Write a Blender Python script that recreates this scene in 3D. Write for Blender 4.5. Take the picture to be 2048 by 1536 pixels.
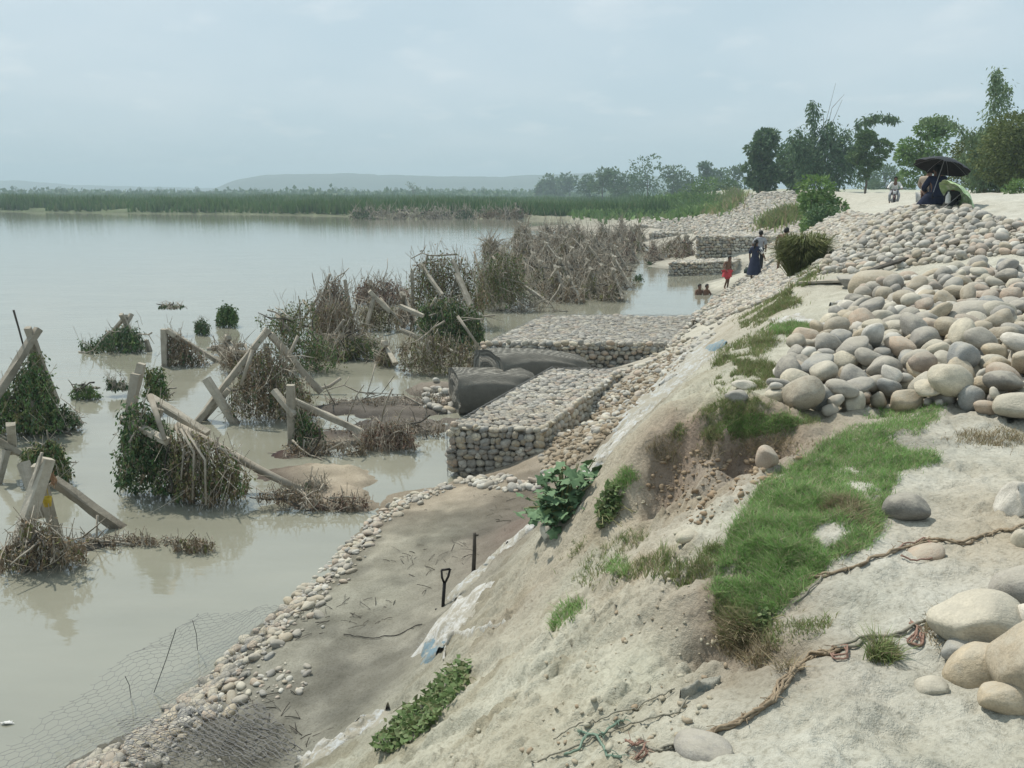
import bpy, bmesh, math, random
import numpy as np
from mathutils import Vector, Matrix

for o in list(bpy.data.objects):
    bpy.data.objects.remove(o, do_unlink=True)
random.seed(11)
RNG = np.random.default_rng(7)
S = bpy.context.scene
COL = S.collection
R = math.radians

# ------------------------------------------------------------------ camera
CAM_Z = 5.0
PITCH = R(13.53)
FPX = 1600.0                      # focal length in pixels of a 2048 px wide picture
cam_d = bpy.data.cameras.new('camera')
cam_d.sensor_width = 36.0
cam_d.lens = 36.0 * FPX / 2048.0
cam_d.clip_start = 0.05
cam_d.clip_end = 12000
cam = bpy.data.objects.new('camera', cam_d)
cam.location = (0, 0, CAM_Z)
cam.rotation_euler = (R(90) - PITCH, 0, 0)
COL.objects.link(cam)
S.camera = cam

# ------------------------------------------------------------------ sky, sun, exposure
SUN_EL, SUN_AZ = R(58), R(-42)     # azimuth from +Y, negative = to the left (shadows fall to the right, towards us)
w = bpy.data.worlds.new('World')
S.world = w
w.use_nodes = True
nt = w.node_tree
nt.nodes.clear()
N = nt.nodes.new
L = nt.links.new
out = N('ShaderNodeOutputWorld')
sky = N('ShaderNodeTexSky')
sky.sky_type = 'NISHITA'
sky.sun_disc = False
sky.sun_elevation = SUN_EL
sky.sun_rotation = SUN_AZ
sky.air_density = 1.0
sky.dust_density = 3.0
sky.ozone_density = 1.5
bg = N('ShaderNodeBackground'); bg.inputs[1].default_value = 0.085
L(sky.outputs[0], bg.inputs[0])
# thin, even layer of high cloud with a few brighter puffs
tc = N('ShaderNodeTexCoord')
sep = N('ShaderNodeSeparateXYZ'); L(tc.outputs['Generated'], sep.inputs[0])
addz = N('ShaderNodeMath'); addz.operation = 'ADD'; addz.inputs[1].default_value = 0.22
absz = N('ShaderNodeMath'); absz.operation = 'ABSOLUTE'; L(sep.outputs[2], absz.inputs[0]); L(absz.outputs[0], addz.inputs[0])
dx = N('ShaderNodeMath'); dx.operation = 'DIVIDE'; L(sep.outputs[0], dx.inputs[0]); L(addz.outputs[0], dx.inputs[1])
dy = N('ShaderNodeMath'); dy.operation = 'DIVIDE'; L(sep.outputs[1], dy.inputs[0]); L(addz.outputs[0], dy.inputs[1])
cmb = N('ShaderNodeCombineXYZ'); L(dx.outputs[0], cmb.inputs[0]); L(dy.outputs[0], cmb.inputs[1])
n1 = N('ShaderNodeTexNoise'); n1.inputs['Scale'].default_value = 1.3; n1.inputs['Detail'].default_value = 4; n1.inputs['Roughness'].default_value = 0.45
L(cmb.outputs[0], n1.inputs['Vector'])
cr = N('ShaderNodeValToRGB')
cr.color_ramp.elements[0].position = 0.4; cr.color_ramp.elements[0].color = (0.50, 0.62, 0.69, 1)
cr.color_ramp.elements[1].position = 0.66; cr.color_ramp.elements[1].color = (0.585, 0.68, 0.735, 1)
L(n1.outputs[0], cr.inputs[0])
n2 = N('ShaderNodeTexNoise'); n2.inputs['Scale'].default_value = 3.4; n2.inputs['Detail'].default_value = 6; n2.inputs['Roughness'].default_value = 0.5
mpn = N('ShaderNodeMapping'); mpn.inputs['Location'].default_value = (3.1, 1.7, 0); L(cmb.outputs[0], mpn.inputs[0]); L(mpn.outputs[0], n2.inputs['Vector'])
cr2 = N('ShaderNodeValToRGB'); cr2.color_ramp.elements[0].position = 0.56; cr2.color_ramp.elements[0].color = (0, 0, 0, 1); cr2.color_ramp.elements[1].position = 0.74; cr2.color_ramp.elements[1].color = (0.75, 0.75, 0.75, 1)
L(n2.outputs[0], cr2.inputs[0])
mxc = N('ShaderNodeMix'); mxc.data_type = 'RGBA'; L(cr2.outputs[0], mxc.inputs[0]); L(cr.outputs[0], mxc.inputs[6]); mxc.inputs[7].default_value = (0.70, 0.765, 0.795, 1)
bg2 = N('ShaderNodeBackground'); L(mxc.outputs[2], bg2.inputs[0]); bg2.inputs[1].default_value = 1.0
mx = N('ShaderNodeMixShader'); mx.inputs[0].default_value = 0.86
L(bg.outputs[0], mx.inputs[1]); L(bg2.outputs[0], mx.inputs[2]); L(mx.outputs[0], out.inputs[0])

sun_d = bpy.data.lights.new('sun', 'SUN')
sun_d.energy = 3.7
sun_d.angle = R(1.5)
sun_d.color = (1.0, 0.94, 0.84)
sun = bpy.data.objects.new('sun', sun_d)
sdir = Vector((math.sin(SUN_AZ) * math.cos(SUN_EL), math.cos(SUN_AZ) * math.cos(SUN_EL), math.sin(SUN_EL)))
sun.rotation_euler = sdir.to_track_quat('Z', 'Y').to_euler()
sun.location = (0, 0, 40)
COL.objects.link(sun)

vs = S.view_settings
S.display_settings.display_device = 'sRGB'
vs.view_transform = 'Standard'; vs.look = 'None'; vs.exposure = 0.27; vs.gamma = 1.0; vs.use_curve_mapping = False
S.cycles.volume_step_rate = 4.0
S.cycles.max_bounces = 6
S.cycles.diffuse_bounces = 2
S.cycles.glossy_bounces = 2
S.cycles.transparent_max_bounces = 8

# ------------------------------------------------------------------ helpers
CP, SP = math.cos(PITCH), math.sin(PITCH)
def rays(u, v):
    a = (np.asarray(u, float) - 1024) / FPX
    b = (768 - np.asarray(v, float)) / FPX
    return np.stack([a, CP + b * SP, -SP + b * CP], -1)
def at_z(u, v, z):
    d = rays(u, v); t = (z - CAM_Z) / d[..., 2]
    return np.array([0, 0, CAM_Z]) + d * t[..., None]
def at_y(u, v, y):
    d = rays(u, v); t = y / d[..., 1]
    return np.array([0, 0, CAM_Z]) + d * t[..., None]

def _h2(ix, iy, s):
    n = (ix.astype(np.int64) * 374761393 + iy.astype(np.int64) * 668265263 + s * 974711) & 0x7fffffff
    n = ((n ^ (n >> 13)) * 1274126177) & 0x7fffffff
    return ((n ^ (n >> 16)) & 0xffff) / 65535.0
def vnoise(x, y, s=0):
    x0, y0 = np.floor(x), np.floor(y); fx, fy = x - x0, y - y0
    fx = fx * fx * (3 - 2 * fx); fy = fy * fy * (3 - 2 * fy)
    a = _h2(x0, y0, s); b = _h2(x0 + 1, y0, s); c = _h2(x0, y0 + 1, s); d = _h2(x0 + 1, y0 + 1, s)
    return (a * (1 - fx) + b * fx) * (1 - fy) + (c * (1 - fx) + d * fx) * fy - 0.5
def fbm(x, y, oct=4, s=0, gain=0.5):
    r = 0; a = 1.0
    for i in range(oct):
        ca, sa = math.cos(0.6 * i + 0.3), math.sin(0.6 * i + 0.3)
        r = r + a * vnoise((x * ca - y * sa) * 2 ** i + 17.3 * i, (x * sa + y * ca) * 2 ** i - 9.1 * i, s + i); a *= gain
    return r
def sstep(a, b, x):
    t = np.clip((x - a) / (b - a), 0, 1); return t * t * (3 - 2 * t)

def np_mesh(name, verts, faces, mat=None, smooth=False, attrs=None):
    """verts (n,3); faces (m,k) with one k"""
    me = bpy.data.meshes.new(name)
    verts = np.ascontiguousarray(verts, np.float32); faces = np.ascontiguousarray(faces, np.int32)
    m, k = faces.shape
    me.vertices.add(len(verts)); me.vertices.foreach_set('co', verts.ravel())
    me.loops.add(m * k); me.loops.foreach_set('vertex_index', faces.ravel())
    me.polygons.add(m); me.polygons.foreach_set('loop_start', np.arange(m, dtype=np.int32) * k)
    try: me.polygons.foreach_set('loop_total', np.full(m, k, np.int32))
    except Exception: pass
    if smooth: me.polygons.foreach_set('use_smooth', np.ones(m, bool))
    me.update(calc_edges=True)
    for nme, arr in (attrs or {}).items():
        at = me.color_attributes.new(nme, 'FLOAT_COLOR', 'POINT')
        at.data.foreach_set('color', np.concatenate([arr, np.ones((len(arr), 1))], 1).astype(np.float32).ravel())
    if mat: me.materials.append(mat)
    return me
def link(name, me, parent=None, **props):
    o = bpy.data.objects.new(name, me); COL.objects.link(o)
    if parent is not None: o.parent = parent
    for k, v in props.items(): o[k] = v
    return o
def thing(name, label, cat, loc=(0, 0, 0), rz=0.0, group=None):
    o = bpy.data.objects.new(name, None); o.empty_display_size = 0.2; COL.objects.link(o)
    o.location = loc; o.rotation_euler = (0, 0, rz); o['label'] = label; o['category'] = cat
    if group: o['group'] = group
    return o
def tag(o, label, cat, group=None):
    o['label'] = label; o['category'] = cat
    if group: o['group'] = group
    return o

class MB:
    """collects tubes / boxes / quads in one mesh, triangles and quads as quads"""
    def __init__(s): s.v = []; s.f = []; s.n = 0
    def add(s, v, f):
        v = np.asarray(v, float); f = np.asarray(f, int) + s.n
        s.v.append(v); s.f.append(f); s.n += len(v)
    def tube(s, pts, r, k=5, cap=True):
        pts = np.asarray(pts, float); n = len(pts)
        r = np.broadcast_to(np.asarray(r, float), (n,))
        t = np.gradient(pts, axis=0); t /= np.linalg.norm(t, axis=1)[:, None] + 1e-9
        up = np.array([0.13, 0.31, 0.94]); 
        if abs(np.dot(t[0], up)) > 0.9: up = np.array([0.9, 0.3, 0.1])
        a = np.cross(t, up); a /= np.linalg.norm(a, axis=1)[:, None] + 1e-9
        b = np.cross(t, a)
        ang = np.arange(k) * 2 * np.pi / k
        v = pts[:, None, :] + r[:, None, None] * (np.cos(ang)[None, :, None] * a[:, None, :] + np.sin(ang)[None, :, None] * b[:, None, :])
        i = np.arange(n - 1)[:, None] * k; j = np.arange(k)[None, :]; j2 = (j + 1) % k
        f = np.stack([i + j, i + j2, i + k + j2, i + k + j], -1).reshape(-1, 4)
        vv = v.reshape(-1, 3)
        if cap:
            c0 = len(vv); vv = np.vstack([vv, pts[0], pts[-1]])
            jj = np.arange(k); j3 = (jj + 1) % k
            f = np.vstack([f, np.stack([jj * 0 + c0, j3, jj, jj], -1), np.stack([jj * 0 + c0 + 1, (n - 1) * k + jj, (n - 1) * k + j3, (n - 1) * k + j3], -1)])
        s.add(vv, f)
    def beam(s, p, q, wd, ht, roll=0.0, jit=0.0):
        """rectangular bar from p to q with slightly chamfered, uneven section"""
        p = np.asarray(p, float); q = np.asarray(q, float)
        t = q - p; Ln = np.linalg.norm(t); t = t / Ln
        up = np.array([0, 0, 1.0]) if abs(t[2]) < 0.95 else np.array([0, 1.0, 0])
        a = np.cross(t, up); a /= np.linalg.norm(a); b = np.cross(a, t)
        a, b = a * math.cos(roll) + b * math.sin(roll), -a * math.sin(roll) + b * math.cos(roll)
        c = 0.22
        prof = np.array([(-1, -1 + c), (-1, 1 - c), (-1 + c, 1), (1 - c, 1), (1, 1 - c), (1, -1 + c), (1 - c, -1), (-1 + c, -1)]) * 0.5
        ns = max(2, int(Ln / 0.35) + 1)
        rows = []
        for i in range(ns):
            x = i / (ns - 1)
            g = RNG.normal(0, jit, (8, 2)) if jit else 0
            pr = prof * np.array([wd, ht]) + g
            rows.append(p + t * Ln * x + pr[:, :1] * a + pr[:, 1:] * b)
        v = np.vstack(rows); k = 8
        i = np.arange(ns - 1)[:, None] * k; j = np.arange(k)[None, :]; j2 = (j + 1) % k
        f = np.stack([i + j, i + j2, i + k + j2, i + k + j], -1).reshape(-1, 4)
        e = (ns - 1) * k
        caps = [[0, 3, 2, 1], [0, 5, 4, 3], [0, 7, 6, 5], [e, e + 1, e + 2, e + 3], [e, e + 3, e + 4, e + 5], [e, e + 5, e + 6, e + 7]]
        s.add(v, np.vstack([f, caps]))
    def box(s, lo, hi):
        x0, y0, z0 = lo; x1, y1, z1 = hi
        s.add([(x0, y0, z0), (x1, y0, z0), (x1, y1, z0), (x0, y1, z0), (x0, y0, z1), (x1, y0, z1), (x1, y1, z1), (x0, y1, z1)],
              [(0, 3, 2, 1), (4, 5, 6, 7), (0, 1, 5, 4), (1, 2, 6, 5), (2, 3, 7, 6), (3, 0, 4, 7)])
    def mesh(s, name, mat, smooth=False):
        v = np.vstack(s.v); f = np.vstack(s.f)
        me = bpy.data.meshes.new(name)
        fl = [tuple(dict.fromkeys(x)) for x in f.tolist()]
        me.from_pydata(v.tolist(), [], [x for x in fl if len(x) > 2]); 
        if smooth: me.polygons.foreach_set('use_smooth', np.ones(len(me.polygons), bool))
        me.update()
        if mat: me.materials.append(mat)
        return me
    def build(s, name, mat, parent=None, smooth=False, **props):
        return link(name, s.mesh(name, mat, smooth), parent, **props)

def in_poly(px, py, poly):
    poly = np.asarray(poly, float); r = np.zeros(len(px), bool)
    j = len(poly) - 1
    for i in range(len(poly)):
        xi, yi = poly[i]; xj, yj = poly[j]
        c = ((yi > py) != (yj > py)) & (px < (xj - xi) * (py - yi) / (yj - yi + 1e-12) + xi)
        r ^= c; j = i
    return r
def poly_sample(poly, n):
    poly = np.asarray(poly, float); lo, hi = poly.min(0), poly.max(0); out_ = np.zeros((0, 2))
    while len(out_) < n:
        p = lo + RNG.random((n * 2, 2)) * (hi - lo)
        out_ = np.vstack([out_, p[in_poly(p[:, 0], p[:, 1], poly)]])
    return out_[:n]

# ------------------------------------------------------------------ materials
class Mat:
    def __init__(s, name, rough=0.8, spec=0.3):
        s.m = bpy.data.materials.new(name); s.m.use_nodes = True
        s.t = s.m.node_tree; s.p = s.t.nodes['Principled BSDF']
        s.p.inputs['Roughness'].default_value = rough
        s.p.inputs['Specular IOR Level'].default_value = spec
        s.obj = None
    def n(s, typ, **kw):
        nd = s.t.nodes.new(typ)
        for k, v in kw.items():
            if k in nd.inputs.keys():
                nd.inputs[k].default_value = v
            else: setattr(nd, k, v)
        return nd
    def l(s, a, b): s.t.links.new(a, b)
    def coord(s, kind='Object'):
        if s.obj is None: s.obj = s.n('ShaderNodeTexCoord')
        return s.obj.outputs[kind]
    def pos(s):
        return s.n('ShaderNodeNewGeometry').outputs['Position']
    def noise(s, scale, detail=4, rough=0.55, vec=None, kind='Object'):
        nd = s.n('ShaderNodeTexNoise', Scale=scale, Detail=detail, Roughness=rough)
        s.l(vec if vec is not None else s.coord(kind), nd.inputs['Vector']); return nd.outputs[0]
    def ramp(s, fac, stops):
        nd = s.n('ShaderNodeValToRGB'); e = nd.color_ramp.elements
        while len(e) < len(stops): e.new(0.5)
        for el, (p, c) in zip(e, stops):
            el.position = p; el.color = (*c, 1) if len(c) == 3 else c
        s.l(fac, nd.inputs[0]); return nd.outputs[0]
    def mix(s, a, b, fac, typ='MIX'):
        nd = s.n('ShaderNodeMix', data_type='RGBA', blend_type=typ)
        for sock, val in ((nd.inputs[0], fac), (nd.inputs[6], a), (nd.inputs[7], b)):
            if isinstance(val, (int, float)): sock.default_value = val
            elif isinstance(val, tuple): sock.default_value = (*val, 1)
            else: s.l(val, sock)
        return nd.outputs[2]
    def math(s, op, a, b=0.0):
        nd = s.n('ShaderNodeMath', operation=op)
        for sock, val in ((nd.inputs[0], a), (nd.inputs[1], b)):
            if isinstance(val, (int, float)): sock.default_value = val
            else: s.l(val, sock)
        return nd.outputs[0]
    def base(s, c):
        if isinstance(c, tuple): s.p.inputs['Base Color'].default_value = (*c, 1)
        else: s.l(c, s.p.inputs['Base Color'])
        return s
    def bump(s, h, strength=0.4, dist=0.02):
        nd = s.n('ShaderNodeBump', Strength=strength, Distance=dist); s.l(h, nd.inputs['Height'])
        s.l(nd.outputs[0], s.p.inputs['Normal']); return s

def varied(name, c1, c2, scale=8, rough=0.85, bump=0.3, bscale=40, spec=0.2, dist=0.01):
    m = Mat(name, rough, spec)
    m.base(m.ramp(m.noise(scale), [(0.3, c1), (0.7, c2)]))
    if bump: m.bump(m.noise(bscale, 5), bump, dist)
    return m.m
def island(name, cols, rough=0.8, spec=0.2, speck=0.25, sscale=60, bump=0.0, trans=0.0):
    """every loose piece of the mesh gets a colour of its own out of cols"""
    m = Mat(name, rough, spec)
    g = m.n('ShaderNodeNewGeometry')
    k = len(cols)
    c = m.ramp(g.outputs['Random Per Island'], [((i + 0.5) / k, q) for i, q in enumerate(cols)])
    if speck:
        nz = m.noise(sscale, 3, vec=g.outputs['Position'])
        c = m.mix(c, m.ramp(nz, [(0.3, (0.55, 0.55, 0.55)), (0.7, (1.25, 1.25, 1.25))]), speck, 'MULTIPLY')
    m.base(c)
    if bump: m.bump(m.noise(sscale, 4, vec=g.outputs['Position']), bump, 0.01)
    if trans:
        m.p.inputs['Transmission Weight'].default_value = 0.0
        tr = m.n('ShaderNodeBsdfTranslucent'); m.l(c, tr.inputs[0])
        ms = m.n('ShaderNodeMixShader'); ms.inputs[0].default_value = trans
        o = m.t.nodes['Material Output']
        m.l(m.p.outputs[0], ms.inputs[1]); m.l(tr.outputs[0], ms.inputs[2]); m.l(ms.outputs[0], o.inputs[0])
    return m.m

_O = 'first second third fourth fifth sixth seventh eighth ninth tenth eleventh twelfth thirteenth fourteenth fifteenth sixteenth seventeenth eighteenth nineteenth'.split()
def ordinal(n):
    n += 1
    if n < 20: return _O[n - 1]
    t, u = divmod(n, 10); T = {2: 'twent', 3: 'thirt', 4: 'fort', 5: 'fift', 6: 'sixt', 7: 'sevent', 8: 'eight', 9: 'ninet'}[t]
    return T + 'ieth' if u == 0 else T + 'y-' + _O[u - 1]
# ------------------------------------------------------------------ terrain
# control heights: first seen along sight lines (u, v, z), then surveyed (x, y, z)
UVZ = [
 # waterline
 (130,1536,0),(330,1432,0),(480,1288,0),(600,1188,0),(700,1080,0),(742,1038,0),(790,985,0),(890,968,0),
 # pebble ridge
 (230,1536,.13),(385,1440,.13),(545,1290,.13),(655,1190,.13),(745,1100,.13),(800,1035,.13),(900,1000,.14),
 # beach
 (420,1536,.22),(600,1380,.22),(720,1250,.22),(830,1130,.22),(930,1030,.25),(1000,975,.3),
 # toe
 (590,1536,.42),(680,1450,.42),(760,1370,.42),(820,1295,.42),(880,1222,.42),(960,1120,.42),(1060,1020,.45),(1105,965,.55),
 # slope
 (1190,930,1.45),
 # rubble behind the gabions
 (1150,860,.75),(1250,760,.85),(1330,700,.7),(1400,640,.35),(1470,580,.3),
 # crest
 (1340,1536,3.3),(1440,1440,3.32),(1560,1340,3.34),(1400,1270,3.12),(1392,1180,3.22),(1440,1080,3.25),(1492,990,3.25),
 (1640,900,3.3),(1530,868,3.3),(1400,862,3.3),(1315,872,3.22),(1340,825,3.25),(1440,742,3.28),(1470,690,3.3),(1560,640,3.32),(1600,575,3.36),(1650,455,3.5),
 # hollow under the scarp
 (1400,975,3.0),(1500,950,3.03),(1345,1000,2.8),
 # plateau
 (1700,1300,3.36),(2000,1450,3.38),(1900,1100,3.38),(2048,900,3.4),(1750,900,3.36),(2040,1200,3.4),(1600,800,3.34),(1700,860,3.36),(1560,740,3.33),
 # near heap
 (1640,830,3.36),(1900,810,3.42),(1580,790,3.34),(1640,700,3.38),(1700,655,3.42),(1850,640,3.58),(2048,600,3.7),(2048,535,3.93),(1800,575,3.52),(1950,550,3.75),(2048,720,3.56),(1850,740,3.48),
 # far heap
 (1630,560,3.4),(1750,548,3.5),(1950,530,3.85),(1850,415,4.62),(1960,440,4.45),(1760,440,4.1),(2048,425,4.4),(2048,480,4.2),
 # bank top, far
 (1790,405,4.4),(1740,440,3.95),(1900,402,4.5),
]
XYZ = [
 (-10,4,-.7),(-5,4.5,-.5),(-7,8,-.6),(-14,12,-.8),(-5,13,-.5),(-3.2,11,-.35),(-12,22,-.8),(-6,25,-.6),(-3,19,-.3),(-4,32,-.6),(-20,40,-1),(-1,22,-.2),(0,30,-.5),
 (-15,80,-1),(0,60,-.6),(4.5,34,-.5),(8,42,-.4),(5,48,-.4),(-30,8,-1.2),(-60,60,-1.2),(-40,130,-1.2),
 (1.6,15.2,.5),(-1.2,17,-.15),(3.0,20,.6),(5,26,.35),(7.6,34,-.2),(9.5,38,-.1),
 (10.9,39,.3),(14.4,38,3.45),(12.6,38.4,1.8),(16.2,50,.5),(20,50,3.9),(19,70,.6),(24,66,4.3),(21,100,.8),(30,100,4.8),(27,140,1),(38,150,5),(8,55,-.1),(12,62,.05),
 (-1.6,14,-.2),(-2.2,14,-.25),(-2.5,15,-.25),(-1.5,15.5,-.2),(-.9,14.4,-.1),(-3,14,-.2),(-2.2,13.7,-.2),(-2.6,16.5,-.2),(13,80,.25),(8,90,.15),(12,110,.35),(3,110,.1),(2,140,.2),(18,130,.5),
 (40,60,4.6),(60,60,4.6),(45,100,4.8),(90,100,4.6),(60,200,4.6),(120,200,4.4),(30,30,4.4),(18,26,4.4),(60,20,4.3),(15,8,3.8),(9,5,3.6),(40,0,4),(40,300,3.2),
 (.6,0,3.4),(3,0,3.4),(-.3,1,3.3),(-.9,-2,3.3),(0,-4,3.4),(8,-4,3.5),(20,-6,3.6),(9,9,3.75),(14,12,3.95),(-4.6,0,.35),(-6.2,-5,.35),(-3.4,3.2,.38),(-8,0,-.4),(-12,-6,-.6),(-6.2,2,0),
]
P = np.vstack([np.array([at_z(u, v, z) for u, v, z in UVZ]), np.array(XYZ, float)])
def warp(x, y):
    ww = np.sqrt(np.maximum(y, 0) ** 2 + 4.0)
    return x / ww, np.where(y > 0, np.arcsinh(np.maximum(y, 0) / 2), y / 2)
def rbf_fit(px, py, val, c=0.02, nug=1e-4):
    a, b = warp(px, py); n = len(px)
    D = -np.sqrt((a[:, None] - a[None]) ** 2 + (b[:, None] - b[None]) ** 2 + c * c)
    A = np.zeros((n + 1, n + 1)); A[:n, :n] = D - nug * np.eye(n); A[:n, n] = 1; A[n, :n] = 1
    rhs = np.zeros((n + 1,) + val.shape[1:]); rhs[:n] = val
    return a, b, np.linalg.solve(A, rhs), c
def rbf_eval(fit, x, y):
    a, b, wt, c = fit
    x = np.asarray(x, float); y = np.asarray(y, float); shp = x.shape
    X, Y = warp(x.ravel(), y.ravel()); res = np.zeros((len(X),) + wt.shape[1:])
    for i in range(0, len(X), 60000):
        s_ = slice(i, i + 60000)
        D = -np.sqrt((X[s_, None] - a[None]) ** 2 + (Y[s_, None] - b[None]) ** 2 + c * c)
        res[s_] = D @ wt[:-1] + wt[-1]
    return res.reshape(shp + wt.shape[1:])
HFIT = rbf_fit(P[:, 0], P[:, 1], P[:, 2])
def shore(x):      # far bank of the river
    return 152 + np.where(x < 0, 0.42 * -x, 0) + 9 * vnoise(x / 30, x * 0 + 3.1, 5) - np.clip(x, 0, 60) * 0.8
def h_base(x, y):
    x = np.asarray(x, float); y = np.asarray(y, float)
    h = rbf_eval(HFIT, x, np.minimum(y, 330))
    far = -1.3 + 2.3 * sstep(0, 10, y - shore(x))
    far = np.where(x > 10, np.maximum(far, np.where(y > 105, 1.0, -9)), far)
    m = sstep(120, 160, y) * (1 - sstep(22, 34, x - 0.08 * np.maximum(y - 150, 0)))
    m = np.maximum(m, sstep(300, 420, y))
    return h * (1 - m) + far * m
BARS = []   # low mud and sand bars: x, y, half length, half width, heading, height
def _bars():
    for u0, v0, u1, v1, wd, ht in [(545,975,745,1005,.6,.10),(565,935,715,955,.75,.09),(640,1000,755,1012,.3,.08),(640,815,905,803,1.0,.10),(640,875,740,868,.7,.09),(720,850,905,845,.75,.09),
                                (850,785,900,770,.9,.14),(560,905,620,900,.35,.05),(720,892,830,888,.3,.07),(60,1110,260,1072,.2,.05),(600,720,740,690,.5,.06),(880,640,960,660,.8,.1)]:
        p, q = at_z(u0, v0, 0.05), at_z(u1, v1, 0.05)
        mid_, dl = (p + q) / 2, q - p
        BARS.append((mid_[0], mid_[1], np.hypot(dl[0], dl[1]) / 2 + wd * 0.4, wd, math.atan2(dl[1], dl[0]), ht))
_bars()
def h_bars(x, y, z):
    for bx, by, a, b, th, ht in BARS:
        dx_, dy_ = x - bx, y - by
        p, q = dx_ * math.cos(th) + dy_ * math.sin(th), -dx_ * math.sin(th) + dy_ * math.cos(th)
        r = np.sqrt((p / a) ** 2 + (q / b) ** 2) + 0.6 * fbm(x * 1.7, y * 1.7, 4, 33)
        z = np.maximum(z, ht * (1 - sstep(0.55, 1.05, r)) - 0.5 * sstep(0.9, 2.0, r) + 0.03 * fbm(x * 4, y * 4, 3, 35) * (r < 1.2) - 0.012)
    return z
HOLLOWS = [(*at_z(1545, 1338, 3.2)[:2], .13, .13), (*at_z(1470, 1322, 3.15)[:2], .16, .12), (*at_z(1420, 1300, 3.1)[:2], .14, .08), (*at_z(1530, 960, 3.05)[:2], .2, .10), (*at_z(1500, 1500, 3.3)[:2], .25, .03), (*at_z(1800, 1410, 3.35)[:2], .22, .03), (*at_z(1760, 1480, 3.35)[:2], .25, .035), (*at_z(1720, 1220, 3.35)[:2], .2, .02)]
_g = np.random.default_rng(5)
PRINTS = [(_g.uniform(.6, 4.2), _g.uniform(2.0, 6.2), _g.normal(1.0, .5), _g.uniform(.7, 1.0)) for _ in range(90)]
def h(x, y):
    """ground height with lumps and hollows"""
    x = np.asarray(x, float); y = np.asarray(y, float)
    z = h_base(x, y)
    z = h_bars(x, y, z)
    near = 1 / (1 + (np.maximum(y, 0) / 18) ** 2)
    dry = sstep(0.25, 0.9, z)
    plate = sstep(3.15, 3.35, z)
    z = z + near * dry * (0.11 * fbm(x * 1.1, y * 1.1, 3, 3) + 0.045 * fbm(x * 5, y * 5, 3, 9))
    # gullies and clods on the sandy slope
    cl = fbm(x * 2.1 + 4, y * 2.1, 3, 21)
    rough = dry * (1 - 0.75 * plate) * near
    z = z + rough * (0.075 * np.abs(fbm(x * 7, y * 7, 4, 31, 0.6)) + 0.085 * sstep(0.0, 0.22, cl) * fbm(x * 16, y * 16, 3, 41, 0.65))
    z = z + near * (1 - .8 * plate) * (0.022 * fbm(x * 13, y * 13, 3, 51, .6) + dry * .016 * sstep(.08, .3, fbm(x * 9 + 3, y * 9, 3, 53, .6)) + .012 * dry * sstep(.1, .26, vnoise(x * 24, y * 24, 57)) + (1 - dry) * sstep(0.1, 0.2, z) * (0.035 * fbm(x * 3, y * 3, 4, 61) + 0.02 * fbm(x * 11, y * 11, 3, 63, .6)))
    sc_ = np.exp(-((x - 1.45) / .75) ** 2 - ((y - 5.3) / .75) ** 2)
    z = z + sc_ * (0.16 * np.abs(fbm(x * 4 + 2, y * 4, 4, 111, 0.6)) - 0.06 * sstep(0.0, 0.2, fbm(x * 9, y * 5, 3, 113)))
    # trampled dimples on the flat sand
    d = vnoise(x * 3.1, y * 3.1, 71)
    z = z - near * plate * 0.03 * sstep(0.22, 0.4, d) + near * plate * 0.010 * fbm(x * 22, y * 22, 2, 81)
    for hx_, hy_, hr_, hd_ in HOLLOWS:
        z = z - hd_ * np.exp(-((x - hx_) / hr_) ** 2 - ((y - hy_) / (hr_ * .7)) ** 2) * (1 + .8 * fbm(x * 9, y * 9, 3, 131))
    # rills running down the slope
    ac = x * 0.42 + y * 0.9; al = x * 0.9 - y * 0.42
    z = z - rough * sstep(0.5, 0.9, z) * 0.07 * sstep(0.0, 0.3, fbm(ac * 2.6, al * 0.5, 3, 121) + 0.25 * fbm(ac * 9, al * 1.5, 2, 123))
    for px_, py_, th_, s_ in PRINTS:
        if np.ndim(x) == 0: break
        q = np.abs(x - px_) + np.abs(y - py_) < .6
        if not q.any(): continue
        dx_, dy_ = x[q] - px_, y[q] - py_
        a_ = (dx_ * math.cos(th_) + dy_ * math.sin(th_)) / (.135 * s_); b_ = (-dx_ * math.sin(th_) + dy_ * math.cos(th_)) / (.052 * s_ * (1 + .25 * np.sign(a_)))
        rr_ = np.sqrt(a_ ** 2 + b_ ** 2)
        z[q] += plate[q] * s_ * (-.026 * (1 - sstep(.6, 1.05, rr_)) + .010 * np.exp(-((rr_ - 1.25) / .22) ** 2))
    mid = sstep(10, 30, y) * (1 - sstep(150, 260, y))
    z = z + mid * dry * 0.22 * fbm(x * 0.5, y * 0.5, 4, 91)
    return z
def hit(u, v, far=320.0):
    """where the sight line (u, v) meets the ground"""
    d = rays(np.atleast_1d(u), np.atleast_1d(v)); n = len(d)
    ys = np.geomspace(1.0, far, 420)
    t = ys[None] / d[:, 1:2]
    X = d[:, 0:1] * t; Z = CAM_Z + d[:, 2:3] * t
    G = h(X, np.broadcast_to(ys, X.shape))
    below = Z < G
    i = np.where(below.any(1), below.argmax(1), len(ys) - 1); i = np.maximum(i, 1)
    k = np.arange(n); g0 = Z[k, i - 1] - G[k, i - 1]; g1 = Z[k, i] - G[k, i]
    f = np.clip(g0 / (g0 - g1 + 1e-9), 0, 1)
    yy = ys[i - 1] + (ys[i] - ys[i - 1]) * f
    xx = d[:, 0] / d[:, 1] * yy
    return np.stack([xx, yy, h(xx, yy)], -1)

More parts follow.
